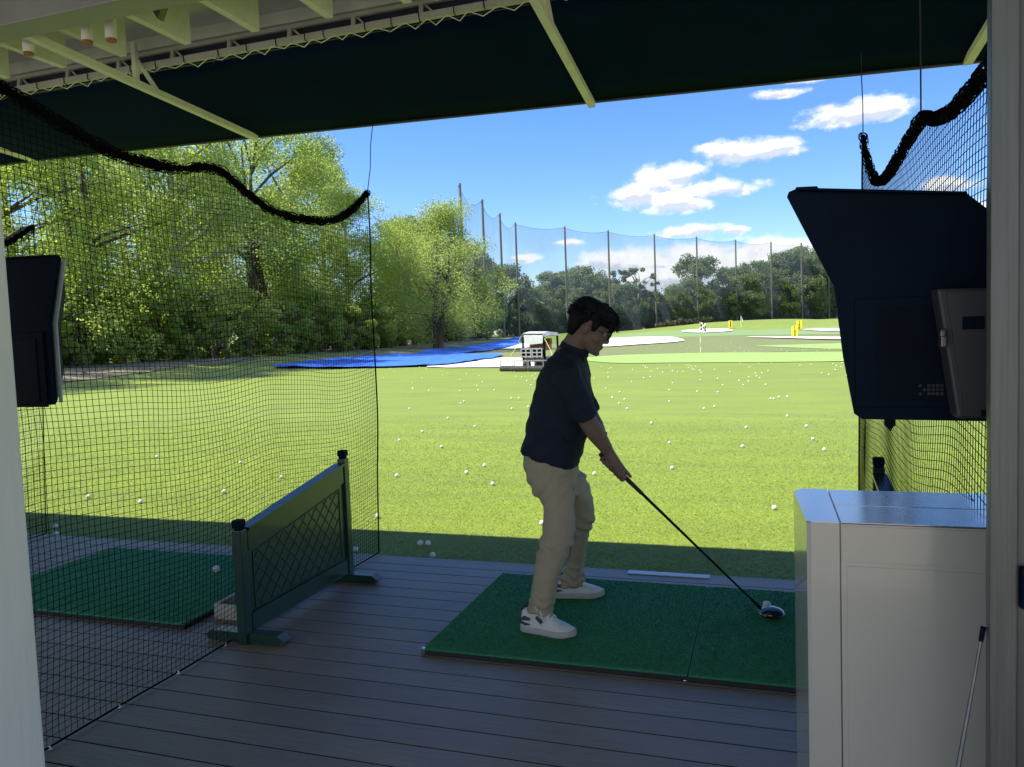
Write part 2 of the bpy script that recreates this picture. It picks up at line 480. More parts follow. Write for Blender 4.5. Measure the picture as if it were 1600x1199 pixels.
def mat_turf():
    M = bpy.data.materials.new('mat_turf'); M.use_nodes = True
    k = NT(M.node_tree); b = M.node_tree.nodes['Principled BSDF']
    o = k.node('ShaderNodeTexCoord').outputs['Object']
    n = k.noise(o, 260, 2, 0.7); n2 = k.noise(o, 5, 4); n3 = k.noise(o, 70, 3, 0.7)
    s = k.math('ADD', k.math('MULTIPLY', n, 0.55), k.math('MULTIPLY', n3, 0.45))
    col = k.mix(k.ramp(s, 0.36, 0.64), (0.012, 0.15, 0.055, 1), (0.04, 0.36, 0.14, 1))
    col = k.mix(k.math('MULTIPLY', k.ramp(n2, 0.45, 0.75), 0.35), col, (0.016, 0.19, 0.075, 1))
    n4 = k.noise(o, 2.2, 5, 0.7)
    col = k.mix(k.math('MULTIPLY', k.ramp(n4, 0.56, 0.72), 0.3), col, (0.06, 0.26, 0.13, 1))
    k.l.new(col, b.inputs['Base Color']); b.inputs['Roughness'].default_value = 0.8
    b.inputs['Specular IOR Level'].default_value = 0.3; b.inputs['Sheen Weight'].default_value = 0.1
    bp = k.node('ShaderNodeBump'); bp.inputs['Strength'].default_value = 0.9; bp.inputs['Distance'].default_value = 0.006
    k.l.new(s, bp.inputs['Height']); k.l.new(bp.outputs[0], b.inputs['Normal'])
    return M
M_MAT = mat_turf()

def deck_mat():
    M = bpy.data.materials.new('deck_boards'); M.use_nodes = True
    k = NT(M.node_tree); b = M.node_tree.nodes['Principled BSDF']
    g = k.node('ShaderNodeNewGeometry')
    isl = g.outputs['Random Per Island']
    v = k.scale(g.outputs['Position'], (0.9, 26, 1))
    n = k.noise(v, 5.0, 6, 0.65); n2 = k.noise(k.scale(g.outputs['Position'], (0.6, 3, 1)), 2.0, 4)
    col = k.mix(k.ramp(n, 0.3, 0.7), (0.175, 0.142, 0.112, 1), (0.38, 0.318, 0.255, 1))
    col = k.mix(k.math('MULTIPLY', isl, 0.5), col, (0.21, 0.172, 0.138, 1))
    col = k.mix(k.math('MULTIPLY', k.ramp(n2, 0.5, 0.8), 0.4), col, (0.35, 0.29, 0.238, 1))
    k.l.new(col, b.inputs['Base Color'])
    k.l.new(k.math('MULTIPLY_ADD', n, 0.3, 0.34), b.inputs['Roughness'])
    b.inputs['Specular IOR Level'].default_value = 0.45
    bp = k.node('ShaderNodeBump'); bp.inputs['Strength'].default_value = 0.35; bp.inputs['Distance'].default_value = 0.004
    k.l.new(n, bp.inputs['Height']); k.l.new(bp.outputs[0], b.inputs['Normal'])
    return M

# ------------------------------------------------------------------ deck
BAY = 2.93
DX0, DX1, DYF = -14.0, 8.0, 4.555
def build_deck():
    d = MB(); pitch = 0.142; y = DYF; rnd = random.Random(4)
    d.box((DX0, DYF - 0.026, -0.09), (DX1, DYF, -0.0005), bev=0.003)
    y -= 0.0295
    while y > -6:
        cuts = [DX0] + sorted(rnd.uniform(DX0, DX1) for _ in range(2)) + [DX1] if y < 2.2 else [DX0, DX1]
        cuts = [DX0, DX1]
        for a, b in zip(cuts[:-1], cuts[1:]):
            d.box((a, y - pitch + 0.0088, -0.025), (b, y, 0.0))
        y -= pitch
    o = d.build('deck', deck_mat()); tag(o, kind='structure')
    s = MB().box((DX0, -6.2, -0.16), (DX1, DYF - 0.03, -0.002)); o = s.build('deck_base', mat('deck_gap', (.006, .006, .006), .95, spec=0.0)); tag(o, kind='structure')
build_deck()

# ------------------------------------------------------------------ shelter
def build_shelter():
    t = thing('range_shelter', 'open fronted shelter with white ceiling, timber joists and a grey beam over the deck', 'building')
    zc = 3.26
    MB().box((DX0, -1.4, zc), (DX1, 3.80, zc + 0.03)).build('ceiling', M_WHITE, t)
    MB().box((DX0, -1.3, zc - .02), (DX1, 2.78, zc - .0025)).build('ceiling_shade', mat('shade_grey', (.10, .10, .10), .8), t)  # dark sheet below the white ceiling, its shade painted in
    MB().box((DX0 - .3, -1.6, zc + 0.034), (DX1 + .3, 3.86, zc + 0.28)).build('roof', M_STEEL, t)
    # joists run out to the eave
    M_J = mat('joist_paint', (0.74, 0.73, 0.64), 0.55, var=0.08, vscale=7, bump=0.1, bscale=40)
    x = -13.6 + 0.39
    k = 0
    while x < 7.8:
        b = MB(); b.box((x - 0.022, 2.95, 3.05), (x + 0.022, 3.47, zc - 0.002), bev=0.003)
        o = b.build('joist', M_J, t)
        x += 0.43; k += 1
    MB().box((DX0, 2.80, 2.985), (DX1, 2.948, zc - 0.002), bev=0.006).build('beam', mat('beam_paint', (0.26, 0.27, 0.27), 0.5, var=0.1, vscale=3), t)
    MB().box((DX0, 1.2, 3.10), (DX1, 1.34, zc - 0.002), bev=0.006).build('beam', MATS['beam_paint'], t)
    MB().box((DX0, 3.79, 3.085), (DX1, 3.82, zc - 0.002)).build('fascia', mat('fascia_paint', (0.02, 0.02, 0.045), 0.7), t)
    MB().box((DX0, 3.735, 3.19), (DX1, 3.765, zc - 0.002)).build('eave_board', M_WHITE, t)
    # stub conduit pipes with orange open ends
    M_O = mat('orange_rim', (0.30, 0.11, 0.05), 0.6)
    for (u, v, h) in ((45, 83, .15), (137, 65, .17), (174, 62, .16)):
        r = ray(u, v); tt = (2.955 - CAMH) / r[2]; x, y = r[0] * tt, r[1] * tt
        p = MB(); p.tube([(x, y, 2.957), (x, y, 2.957 + h), (x, y, zc - .002)], 0.027, 14)
        q = p.build('ceiling_pipe', M_J, t, angle=40)
        e = MB(); e.tube([(x, y, 2.945), (x, y, 2.956)], [0.024, 0.025], 14, caps=True); e.build('orange_end', M_O, q, angle=40)
    # small sensor on the ceiling between the joists
    p = P(250, 22, 3.08)
    s = MB(); s.prism([(p.x - .035, p.z + .03), (p.x + .035, p.z + .03), (p.x, p.z - .03)], 1, p.y - .02, p.y + .02); s.build('ceiling_bracket', M_STEEL, t)
build_shelter()

def build_posts():
    t = thing('support_post', 'broad off-white painted post at the left edge, in front of the long net', 'post', (-2.285, 1.5, 0))
    b = MB(); b.box((-.30, -.45, 0), (.29, .11, 3.1), bev=0.006); b.build('post_body', mat('post_white', (0.84, 0.80, 0.67), 0.55, var=0.07, vscale=5, bump=0.25, bscale=35, stretch=(1, 1, 0.12)), t)
    b = MB(); b.box((-.36, -.5, 0.0), (.34, .16, .012), bev=0.003); b.build('base_plate', M_STEEL, t)
    t = thing('support_post', 'dull brushed steel post at the right edge beside the grey cabinet', 'post', (0.4045, 1.575, 0))
    b = MB(); b.box((-.0215, 0, 0), (.0215, .03, 3.1), bev=0.003); b.build('post_body', M_STEEL, t)
    t = thing('metal_door', 'narrow strip of a grey metal door with a black catch, right edge of the view', 'door', (0.428, 1.60, 0))
    b = MB(); b.box((0, -.012, .05), (.9, .03, 2.4), bev=0.004); b.build('door_panel', mat('door_steel', (0.10, 0.103, 0.095), 0.45, metal=0.25, var=0.1, vscale=6, bump=0.1, bscale=40, stretch=(12, 12, .4)), t)
    b = MB(); b.box((.002, -.034, .922), (.034, -.014, .998), bev=0.004); b.box((.006, -.04, .94), (.022, -.033, .98), bev=.002)
    b.build('door_catch', M_BLACK, t)
build_posts()

# ------------------------------------------------------------------ awning
def build_awning():
    t = thing('awning', 'long dark green canvas awning on cream arms along the eave', 'awning')
    XL, XR = -5.55, 7.0
    def edge(x): return (4.80, 2.99 - 0.0265 * (x + 5.55))
    yb = 3.77
    n = 26
    me_v = []; f = []
    for i in range(n + 1):
        x = XL + (XR - XL) * i / n
        y1, z1 = edge(x); z1 += 0.004 * math.sin(i * 2.1)
        for j in range(7):
            s = j / 6; y = yb + (y1 - yb) * s; z = 3.09 + (z1 - 3.09) * s + 0.012 * math.sin(s * math.pi)
            me_v.append((x, y, z))
    for i in range(n):
        for j in range(6):
            a = i * 7 + j; f.append((a, a + 7, a + 8, a + 1))
    me = bpy.data.meshes.new('canopy'); me.from_pydata(me_v, [], f); me.update()
    o = link_mesh('canopy', me, M_CANVAS, t, True)
    sm = o.modifiers.new('s', 'SOLIDIFY'); sm.thickness = 0.012; sm.offset = 1
    bake_mods(o)
    b = MB(); y1, zL = edge(XL); _, zR = edge(XR)
    b.bar((XL, y1 + .006, zL + .006), (XR, y1 + .006, zR + .006), .03, .022); b.build('front_bar', M_SEAM, t)
    b = MB(); b.bar((XL - .055, yb, 3.10), (XL - .055, y1, zL + .025), .105, .03); b.build('end_bar', M_ALU, t)
    # back truss under the eave
    b = MB(); b.bar((DX0, 3.74, 3.095), (DX1, 3.74, 3.095), .032, .032); b.build('lower_rail', M_ALU2, t)
    b = MB(); b.bar((DX0, 3.755, 3.172), (DX1, 3.755, 3.172), .022, .022); b.build('upper_rail', M_ALU2, t)
    x = -6.0
    while x < 1.5:
        b = MB(); b.bar((x, 3.745, 3.10), (x, 3.754, 3.17), .022, .016, up=(0, 1, 0)); b.bar((x + .012, 3.765, 3.165), (x + .08, 3.765, 3.10), .01, .01, up=(0, 1, 0))
        b.build('rail_tie', M_ALU2, t); x += 0.395
    # lacing cord
    pts = []; x = -5.5; k = 0; rnd = random.Random(3)
    while x < 1.3:
        pts.append((x, 3.735, 3.08 if k % 2 == 0 else 3.045 + rnd.uniform(-.008, .012))); x += rnd.uniform(.045, .085); k += 1
    b = MB(); b.tube(pts, .0028, 5); b.build('lacing_cord', M_ALU, t)
    for q in range(34):
        x = -5.0 + q * .187 + rnd.uniform(-.05, .05); b = MB()
        b.tube([(x, 3.722, 3.113), (x + .004, 3.72, 3.076), (x + .002, 3.74, 3.075)], .003, 5)
        if rnd.random() < .4: b.tube([(x + .003, 3.722, 3.078), (x + rnd.uniform(-.04, .04), 3.72, 3.03)], .0022, 4)
        b.build('lacing_tie', M_SEAM, t)
    # arms
    for (pe, ps) in (((400, 215.5), (44, 55)), ((925, 164), (846, -8)), ((1512, 97), (1545, 52))):
        e = P(pe[0], pe[1], 4.79)
        if pe[0] > 1000: s = Vector((e.x + .02, 3.0, 3.0))
        else:
            s = P(ps[0], ps[1], 2.97 if pe[0] < 500 else 3.62)
            d = (s - e); s = e + d * ((4.79 - 2.95) / (4.79 - s.y))
        s.z = min(s.z, 3.03)
        b = MB(); b.bar(s, e, .042, .036); arm = b.build('arm', M_ALU, t)
        if pe[0] < 1200:
            a = s.lerp(e, .39); c = s.lerp(e, .49)
            b = MB(); b.bar(a, (a.x, a.y, 3.21), .026, .026, up=(0, 1, 0)); b.build('strut', M_ALU, t)
            b = MB(); b.bar((a.x, a.y + .015, 3.115), c, .018, .018); b.build('strut', M_ALU, t)
    # neighbouring awning, only its corner shows
    t2 = thing('awning', 'corner of the next dark awning beyond a pale gap at far left', 'awning')
    v = [(-14, 3.77, 3.09), (-5.66, 3.77, 3.09), (-5.66, 4.80, 2.995), (-14, 4.8, 3.1)]
    me = bpy.data.meshes.new('canopy'); me.from_pydata(v, [], [(0, 1, 2, 3)]); me.update()
    o = link_mesh('canopy', me, M_CANVAS, t2); sm = o.modifiers.new('s', 'SOLIDIFY'); sm.thickness = 0.02; sm.offset = 1; bake_mods(o)
    b = MB(); b.bar((-14, 4.81, 3.106), (-5.66, 4.81, 3.0), .03, .03); b.build('front_bar', M_SEAM, t2)
build_awning()

# ------------------------------------------------------------------ nets between the bays
def strands(lines, r, n=3):
    V = []; Q = []; base = 0
    for L in lines:
        if len(L) < 2: continue
        L = np.asarray(L); t = np.gradient(L, axis=0); t /= np.linalg.norm(t, axis=1)[:, None] + 1e-9
        ref = np.array([1.0, 0, 0]); a = np.cross(t, ref); a /= np.linalg.norm(a, axis=1)[:, None] + 1e-9
        b = np.cross(t, a)
        rings = np.stack([L + r * (a * math.cos(2 * math.pi * j / n) + b * math.sin(2 * math.pi * j / n)) for j in range(n)], 1)
        V.append(rings.reshape(-1, 3)); m_ = len(L)
        i = np.arange(m_ - 1)
        for j in range(n):
            k = (j + 1) % n
            Q.append(np.stack([base + i * n + j, base + i * n + k, base + (i + 1) * n + k, base + (i + 1) * n + j], 1))
        base += m_ * n
    return np.concatenate(V), np.concatenate(Q)

def build_net(x0, prof, label, ybottom, seed, bulge, wires, bottom_z=0.012, r=0.00125):
    """prof: (y, ztop) list along the bundle; the sheet hangs from it to the deck"""
    t = thing('divider_net', label, 'net', (x0, 0, 0))
    prof = sorted(prof); py = np.array([p[0] for p in prof]); pz = np.array([p[1] for p in prof])
    yy = np.linspace(py[0], py[-1], 240)
    def smooth_top(y): return np.interp(y, py, pz)
    zt = np.array([smooth_top(y) for y in yy])
    ker = np.hanning(11); ker /= ker.sum()
    ztp = np.concatenate([np.full(5, zt[0]), zt, np.full(5, zt[-1])]); zt = np.convolve(ztp, ker, 'valid')
    top = lambda y: np.interp(y, yy, zt)
    y0, y1 = py[0], py[-1]
    cell = 0.0275
    def warp(y, z):
        s = np.clip((z - bottom_z) / (top(y) - bottom_z), 0, 1)
        n = np.array([mnoise.noise(Vector((a * 0.9, b * 0.75, seed))) for a, b in zip(y, z)])
        n2 = np.array([mnoise.noise(Vector((a * 2.3, b * 1.9, seed + 7))) for a, b in zip(y, z)])
        n3 = np.array([mnoise.noise(Vector((a * 1.7, b * 0.9, seed + 3))) for a, b in zip(y, z)])
        env = np.sin(np.pi * np.clip(s, 0.03, 0.97)) ** 0.6
        edge = np.clip((y1 - y) / 0.35, 0, 1)
        X = env * (0.5 + 0.5 * edge) * (bulge * (0.5 + 0.9 * n) + min(0.035, abs(bulge) * .45) * n2)
        # front edge leans: lower end sits a little nearer
        fy = (y - y0) / (y1 - y0)
        Y = y - (1 - s) * (y1 - ybottom) * fy + 0.016 * n3 * env
        Z = z + env * (0.03 * np.sin(y * 4.4 + seed) + 0.05 * n + 0.02 * n2)
        return np.stack([X, Y, Z], 1)
    lines = []
    for y in np.arange(y0, y1 + 1e-6, cell):
        zz = np.arange(bottom_z, top(y), 0.026); zz = np.append(zz, top(y) - 0.005)
        lines.append(warp(np.full(len(zz), y), zz))
    z = bottom_z + cell
    while z < pz.max():
        ys = np.arange(y0, y1 + 1e-6, cell)
        ok = top(ys) > z + 0.004
        run = []
        for a, o in zip(ys, ok):
            if o: run.append(a)
            else:
                if len(run) > 1: lines.append(warp(np.array(run), np.full(len(run), z)))
                run = []
        if len(run) > 1: lines.append(warp(np.array(run), np.full(len(run), z)))
        z += 0.026
    V, Q = strands(lines, r)
    link_mesh('mesh_sheet', np_mesh('mesh_sheet', V, Q), M_NET, t)
    # gathered bundle along the top: a core wound with loose loops
    b = MB(); rnd = random.Random(seed)
    core = [Vector((0, y, top(y))) for y in np.linspace(y0, y1, 110)]
    fat = 0.8 if x0 > 0 else 1.0
    rad = [fat * 0.016 + 0.007 * mnoise.noise(Vector((p.y * 6, seed, 0))) for p in core]
    b.tube(core, rad, 9)
    for k in range(430):
        y = rnd.uniform(y0, y1); p = Vector((0, y, top(y))); q = []
        a0 = rnd.uniform(0, 6.28); sp = rnd.choice((-1, 1)) * rnd.uniform(2.5, 5.5); ln = rnd.uniform(.03, .09); rr = fat * rnd.uniform(.017, .030)
        for s in range(8):
            a = a0 + sp * s / 7; yk = min(y1, y + ln * s / 7)
            q.append((rr * math.cos(a), yk, top(yk) + rr * math.sin(a)))
        b.tube(q, 0.0019, 4)
    b.build('top_bundle', M_NET, t)
    # front edge cord
    zz = np.linspace(bottom_z, top(y1), 40); e = warp(np.full(40, y1), zz)
    b = MB(); b.tube([tuple(p) for p in e], .0042, 6); b.build('edge_cord', M_NET, t)
    ys = np.linspace(y0, y1, 60); e = warp(ys, np.full(60, bottom_z))
    b = MB(); b.tube([(p[0], p[1], bottom_z) for p in e], .004, 6); b.build('bottom_cord', M_NET, t)
    for y in np.arange(y0 + .12, y1 - .9, 0.33):
        e = warp(np.array([y]), np.array([bottom_z]))[0]
        b = MB(); b.box((e[0] - .011, e[1] - .006, 0.001), (e[0] + .011, e[1] + .006, .0085), bev=.002); b.sphere((e[0], e[1], .012), .006, 8, 6)
        b.build('deck_clip', M_CHROME, t)
    for (a, c) in wires:
        b = MB(); a = Vector(a); c = Vector(c)
        b.tube([a, a.lerp(c, .35) + Vector((.003, .008, 0)), a.lerp(c, .7) + Vector((-.002, -.004, 0)), c], .0028, 6); b.build('hanging_wire', M_SEAM, t)
    return t

net_l = build_net(-2.51, [(4.665, 2.43), (4.45, 2.285), (4.25, 2.2), (4.06, 2.165), (3.8, 2.15), (3.56, 2.165), (3.35, 2.235), (3.2, 2.3), (3.08, 2.3), (2.95, 2.262), (2.826, 2.245), (2.574, 2.24), (2.418, 2.27), (2.2, 2.33), (2.05, 2.375), (1.8, 2.43), (1.6, 2.46)],
                  'long black divider net hanging left of the golfer with a thick swagged top bundle', 4.575, 11.0, 0.075,
                  [((0, 4.665, 2.43), (0.0, 4.79, 2.915))])
net_r = build_net(0.50, [(4.46, 2.42), (4.35, 2.3), (4.2, 2.2), (4.0, 2.1), (3.76, 2.06), (3.55, 2.06), (3.4, 2.07), (3.18, 2.09), (2.88, 2.112), (2.65, 2.05), (2.43, 2.015), (2.1, 2.02), (1.9, 2.04), (1.75, 2.08)],
                  'black divider net on the right, behind the dark screen housing and grey cabinet', 4.72, 23.0, -0.03,
                  [((0, 4.45, 2.43), (0.0, 4.5, 2.86)), ((0, 2.89, 2.12), (0.0, 2.93, 3.03))])
c = copy_tree(net_l); c.location = (-2.51 - BAY, -0.03, 0)
tag(c, 'black divider net of the bay beyond, glimpsed beside the off-white post', 'net')

# ------------------------------------------------------------------ divider boards
def build_divider():
    t = thing('divider_board', 'low dark green divider board with a lattice panel and slanted top, left of the golfer', 'divider', (-2.42, 3.02, 0))
    L = 1.04
    def hz(y): return 0.535 + (0.715 - 0.535) * y / L          # slanted top rail underside line
    for (y, h) in ((0.03, 0.56), (L - 0.03, 0.745)):
        b = MB(); b.box((-.025, y - .025, 0.0), (.025, y + .025, h), bev=0.004); p = b.build('post', M_DKGREEN, t)
        b = MB(); b.tube([(0, y, h), (0, y, h + .012)], .023, 12); b.box((-.025, y - .025, h + .012), (.025, y + .025, h + .05), bev=0.008); b.build('post_cap', M_BLACK, p)
    # stiles and rails
    b = MB()
    b.prism([(.068, hz(.07) - .10), (L - .068, hz(L - .07) - .10), (L - .068, hz(L - .07)), (.068, hz(.07))], 0, -.02, .02); b.build('top_rail', M_DKGREEN, t)
    b = MB(); b.prism([(.066, hz(.07) + .001), (L - .066, hz(L - .07) + .001), (L - .066, hz(L - .07) + .018), (.066, hz(.07) + .018)], 0, -.032, .032); b.build('top_cap', M_DKGREEN, t)
    b = MB(); b.box((-.02, .068, .055), (.02, L - .068, .135)); b.build('bottom_rail', M_DKGREEN, t)
    b = MB(); b.box((.0205, .072, .1355), (.027, L - .07, .142)); b.box((.0205, .072, .0545), (.026, L - .07, .059)); b.build('bottom_bead', M_DKGREEN, t)
    pn = MB(); pn.prism([(.068, .134), (L - .068, .134), (L - .068, hz(L - .07) - .101), (.068, hz(.07) - .101)], 0, -.008, .008); panel = pn.build('panel', M_DKGREEN, t)
    # lattice lines in relief, both diagonals
    b = MB(); y0, y1 = .11, L - .11
    def clip(p0, p1):
        zlo = lambda y: .155; zhi = lambda y: hz(y) - .125
        ok = [s for s in np.linspace(0, 1, 160) if y0 <= p0[0] + (p1[0] - p0[0]) * s <= y1 and zlo(0) <= p0[1] + (p1[1] - p0[1]) * s <= zhi(p0[0] + (p1[0] - p0[0]) * s)]
        if len(ok) < 4: return
        a = [(p0[i] + (p1[i] - p0[i]) * ok[0]) for i in (0, 1)]; c_ = [(p0[i] + (p1[i] - p0[i]) * ok[-1]) for i in (0, 1)]
        b.bar((.0095, a[0], a[1]), (.0095, c_[0], c_[1]), .004, .003, up=(1, 0, 0))
    for k in range(-8, 16):
        y = k * .088
        clip((y, 0.1), (y + .75, .85)); clip((y, .85), (y + .75, .1))
    b.build('lattice', M_LATT, panel)
    b = MB(); fr = [(y0, .155), (y1, .155), (y1, hz(y1) - .125), (y0, hz(y0) - .125)]
    for i in range(4):
        a, c_ = fr[i], fr[(i + 1) % 4]; b.bar((.0095, a[0], a[1]), (.0095, c_[0], c_[1]), .006, .006, up=(1, 0, 0))
    b.build('panel_bead', M_LATT, panel)
    for y in (.05, L - .06):
        b = MB(); b.prism([(-.20, .006), (.20, .006), (.225, .03), (.185, .055), (-.185, .055), (-.225, .03)], 1, y - .03, y + .03)
        # cut ends show pale
        b.build('foot', [M_DKGREEN, M_STEEL], t)
        e = MB(); e.prism([(.2035, .0055), (.2285, .03), (.1885, .0555), (.1855, .0552), (.2245, .03), (.2, .0065)], 1, y - .031, y + .031); e.build('foot_edge', M_STEEL, t)
        e = MB(); e.prism([(-.2035, .0055), (-.2, .0065), (-.2245, .03), (-.1855, .0552), (-.1885, .0555), (-.2285, .03)], 1, y - .031, y + .031); e.build('foot_edge', M_STEEL, t)
    return t
div_l = build_divider()
c = copy_tree(div_l); c.location = (-2.42 + BAY, 3.02, 0)
tag(c, 'dark divider board of which only a post top shows behind the right net', 'divider')

# ------------------------------------------------------------------ mats
def turf_pad(b, x0, x1, y0, y1, z0, z1):
    b.box((x0, y0, z0), (x1, y1, z1), bev=0.004)
def fibres(x0, x1, y0, y1, z, n, h, seed):
    rng = np.random.default_rng(seed)
    p = np.stack([rng.uniform(x0, x1, n), rng.uniform(y0, y1, n), np.full(n, z)], 1)
    a = rng.uniform(0, 6.283, n); w = 0.0016
    d = np.stack([np.cos(a) * w, np.sin(a) * w, np.zeros(n)], 1)
    tip = p + np.stack([rng.normal(0, .003, n), rng.normal(0, .003, n), rng.uniform(.5, 1.1, n) * h], 1)
    V = np.stack([p - d, p + d, tip + d * .5, tip - d * .5], 1).reshape(-1, 3)
    return V, np.arange(4 * n).reshape(-1, 4)
def build_mats():
    t = thing('hitting_mat', 'green turf hitting mat on a dark rubber base, under the golfer', 'mat', (-1.51, 3.12, 0))
    b = MB(); b.box((0.002, .002, .0015), (2.118, 1.128, .024), bev=.003); b.build('rubber_base', M_RUBBER, t)
    b = MB(); turf_pad(b, 0.0, 1.186, 0, 1.13, .0245, .033); s = b.build('stance_turf', M_MAT, t)
    b = MB(); turf_pad(b, 1.190, 2.12, 0, 1.13, .0245, .033); h = b.build('hitting_strip', M_MAT, t)
    V, Q = fibres(.006, 1.182, .006, 1.124, .0325, 42000, .006, 1); link_mesh('turf_pile', np_mesh('turf_pile', V, Q), M_MAT, s)
    V, Q = fibres(1.194, 2.114, .006, 1.124, .0325, 32000, .006, 2); link_mesh('turf_pile', np_mesh('turf_pile', V, Q), M_MAT, h)
    b = MB(); b.box((-.006, -.004, .001), (.012, .02, .034), bev=.003); b.build('corner_clip', M_CHROME, t)
    b = MB(); b.box((1.17, -.005, .004), (1.183, .004, .012), bev=.002); b.build('corner_clip', M_CHROME, t)
    t = thing('hitting_mat', 'green turf mat of the neighbouring bay, seen through the long net', 'mat', (-4.46, 3.12, 0))
    b = MB(); b.box((0.002, .002, .0015), (1.608, 1.128, .024), bev=.003); b.build('rubber_base', M_RUBBER, t)
    b = MB(); turf_pad(b, 0, 1.61, 0, 1.13, .0245, .033); s = b.build('stance_turf', M_MAT, t)
    V, Q = fibres(.006, 1.60, .006, 1.124, .0325, 40000, .006, 3); link_mesh('turf_pile', np_mesh('turf_pile', V, Q), M_MAT, s)
    # ball tray beside the neighbouring mat
    t = thing('ball_tray', 'pale low ball tray between the neighbouring mat and green divider', 'tray', (-2.70, 3.30, 0))
    mt = mat('tray_plastic', (0.42, 0.39, 0.33), 0.6, var=0.08)
    b = MB(); b.prism([(-.10, .002), (.13, .002), (.13, .085), (.105, .085), (.09, .03), (-.06, .03), (-.075, .085), (-.10, .085)], 1, 0, .42); b.box((-.099, -.012, .002), (.129, -.0005, .085), bev=.003); b.box((-.099, .4205, .002), (.129, .432, .085), bev=.003)
    b.build('tray_body', mt, t)
    # white marker on the deck edge
    o = MB().box((-.80, 4.475, .0015), (-.325, 4.535, .007), bev=.002).build('marker_strip', mat('white_plastic', (0.75, 0.75, 0.78), 0.5, var=.04))
    tag(o, 'thin white marker strip lying on the front edge of the deck', 'marker')
build_mats()

# ------------------------------------------------------------------ cabinet and screens
def build_cabinet():
    t = thing('ball_dispenser', 'grey metal ball dispenser cabinet with chamfered corners, shiny top, right foreground', 'cabinet')
    h = 1.0; ins = 0.0
    poly = [(.066, 2.17), (.066, 1.895), (.083, 1.84), (.62, 1.84), (.62, 2.215), (.13, 2.215)]
    poly = [(.058, 2.15), (.080, 1.838), (.145, 1.838 - .0), (.145, 2.205), (.075, 2.2)]
    # corner column (chamfered) and main body, seam between
    cp = [(.0665, 2.17), (.083, 1.842), (.092, 1.836), (.1515, 1.836), (.1515, 2.205), (.09, 2.205)]
    b = MB(); b.prism(cp, 2, h + .0005, h + .003); b.build('corner_lid', mat('polished_lid', (.5, .51, .50), .17, metal=.85, var=.03, bump=.01, bscale=8), t)
    b = MB(); b.prism(cp, 2, .01, h); b.build('corner_panel', M_CAB, t, angle=30)
    b = MB(); b.prism([(.1545, 1.836), (.62, 1.836), (.62, 2.205), (.1545, 2.205)], 2, .01, h - .0); b.box((.1515, 1.85, .02), (.1545, 2.19, h - .004))
    body = b.build('body', M_CAB, t)
    b = MB(); b.box((.166, 1.8335, .16), (.60, 1.8362, .905), bev=.001); b.build('door', M_CAB, t)
    b = MB(); b.box((.156, 1.8335, .915), (.61, 1.8362, .996), bev=.001); b.build('upper_panel', M_CAB, t)
    b = MB(); b.box((.1555, 1.84, h + .0005), (.62, 2.012, h + .003), bev=.001); b.box((.1555, 2.016, h + .0005), (.62, 2.20, h + .003), bev=.001); b.build('lid', mat('polished_lid', (.5, .51, .50), .17, metal=.85, var=.03, bump=.01, bscale=8), t)
    b = MB(); b.box((.08, 1.86, 0), (.6, 2.18, .0098)); b.build('plinth', M_SEAM, t)
build_cabinet()

def build_screen(right, label, loc):
    t = thing('display_screen', label, 'screen', loc)
    x0 = -.371
    # outline seen from the tee side, clockwise in x, z
    if right: out = [(.0, 1.742), (.004, 1.752), (.018, 1.757), (.020, 1.7615), (.064, 1.7595), (.068, 1.754), (.364, 1.716), (.40, 1.682), (.50, 1.56), (.50, 1.24), (.46, 1.222),
               (.155, 1.228), (.138, 1.24), (.116, 1.37), (.098, 1.53)]
    else: out = [(.10, 1.742), (.11, 1.757), (.735, 1.742), (.742, 1.732), (.684, 1.527), (.682, 1.272), (.672, 1.262), (.18, 1.255), (.16, 1.27), (.155, 1.53)]
    out = [(x + x0, z) for x, z in out]
    fr = [(p[0], p[1]) for p in out]
    b = MB()
    n = len(fr)
    def layer(y, k, dz=0.0): return [((p[0] + .02) * k - .02, y, 1.48 + (p[1] - 1.48) * (k if k < 1 else 1) + dz) for p in fr]
    b.rings([layer(0, 1), layer(.012, 1), layer(.16, .60)])
    shell = b.build('housing', M_BLACK, t)
    pass
    # hood lip, screen bezel and glass
    b = MB(); e0, e1 = (.02, .36) if right else (.12, .73); zt = (1.757, 1.717) if right else (1.755, 1.741)
    b.prism([(e0 + x0, zt[0]), (e1 + x0, zt[1]), (e1 + x0, zt[1] - .005), (e0 + x0, zt[0] - .005)], 1, -.02, -.0005); b.build('hood_lip', M_BLACK, t)
    b = MB(); b.box((.14 + x0, -.006, 1.255), ((.48 if right else .66) + x0, -.0005, 1.50), bev=.002); bz = b.build('bezel', M_BLACK, t)
    b = MB(); b.box((.185 + x0, -.0085, 1.272), ((.45 if right else .63) + x0, -.0062, 1.478), bev=.0008); b.build('glass', M_SCREEN, t)
    # rows of faint grey squares low on the glass
    b = MB(); mt = mat('faint_grey', (0.022, 0.024, 0.028), 0.7, var=.3, vscale=180)
    rnd = random.Random(8)
    for k in range(3):
        for j in range(6):
            if right and rnd.random() < .8: b.box((.268 + x0 + j * .0085, -.0094, 1.282 + k * .009), (.274 + x0 + j * .0085, -.0088, 1.288 + k * .009))
    if right: b.build('grey_squares', mt, t)
    b = MB(); b.box((.205 + x0, .03, 1.208), (.228 + x0, .05, 1.2255), bev=.002); b.prism([(.208 + x0, 1.209), (.225 + x0, 1.209), (.2165 + x0, 1.195)], 1, .035, .045); b.build('bracket_tab', M_BLACK, t)
    b = MB(); b.box((.36 + x0, .161, 1.40), (.44 + x0, .25, 1.52), bev=.004); b.build('wall_arm', M_BLACK, t)
    return t
scr = build_screen(True, 'big black plastic screen housing with flared hood beside the right post', (0.424, 1.9, 0))
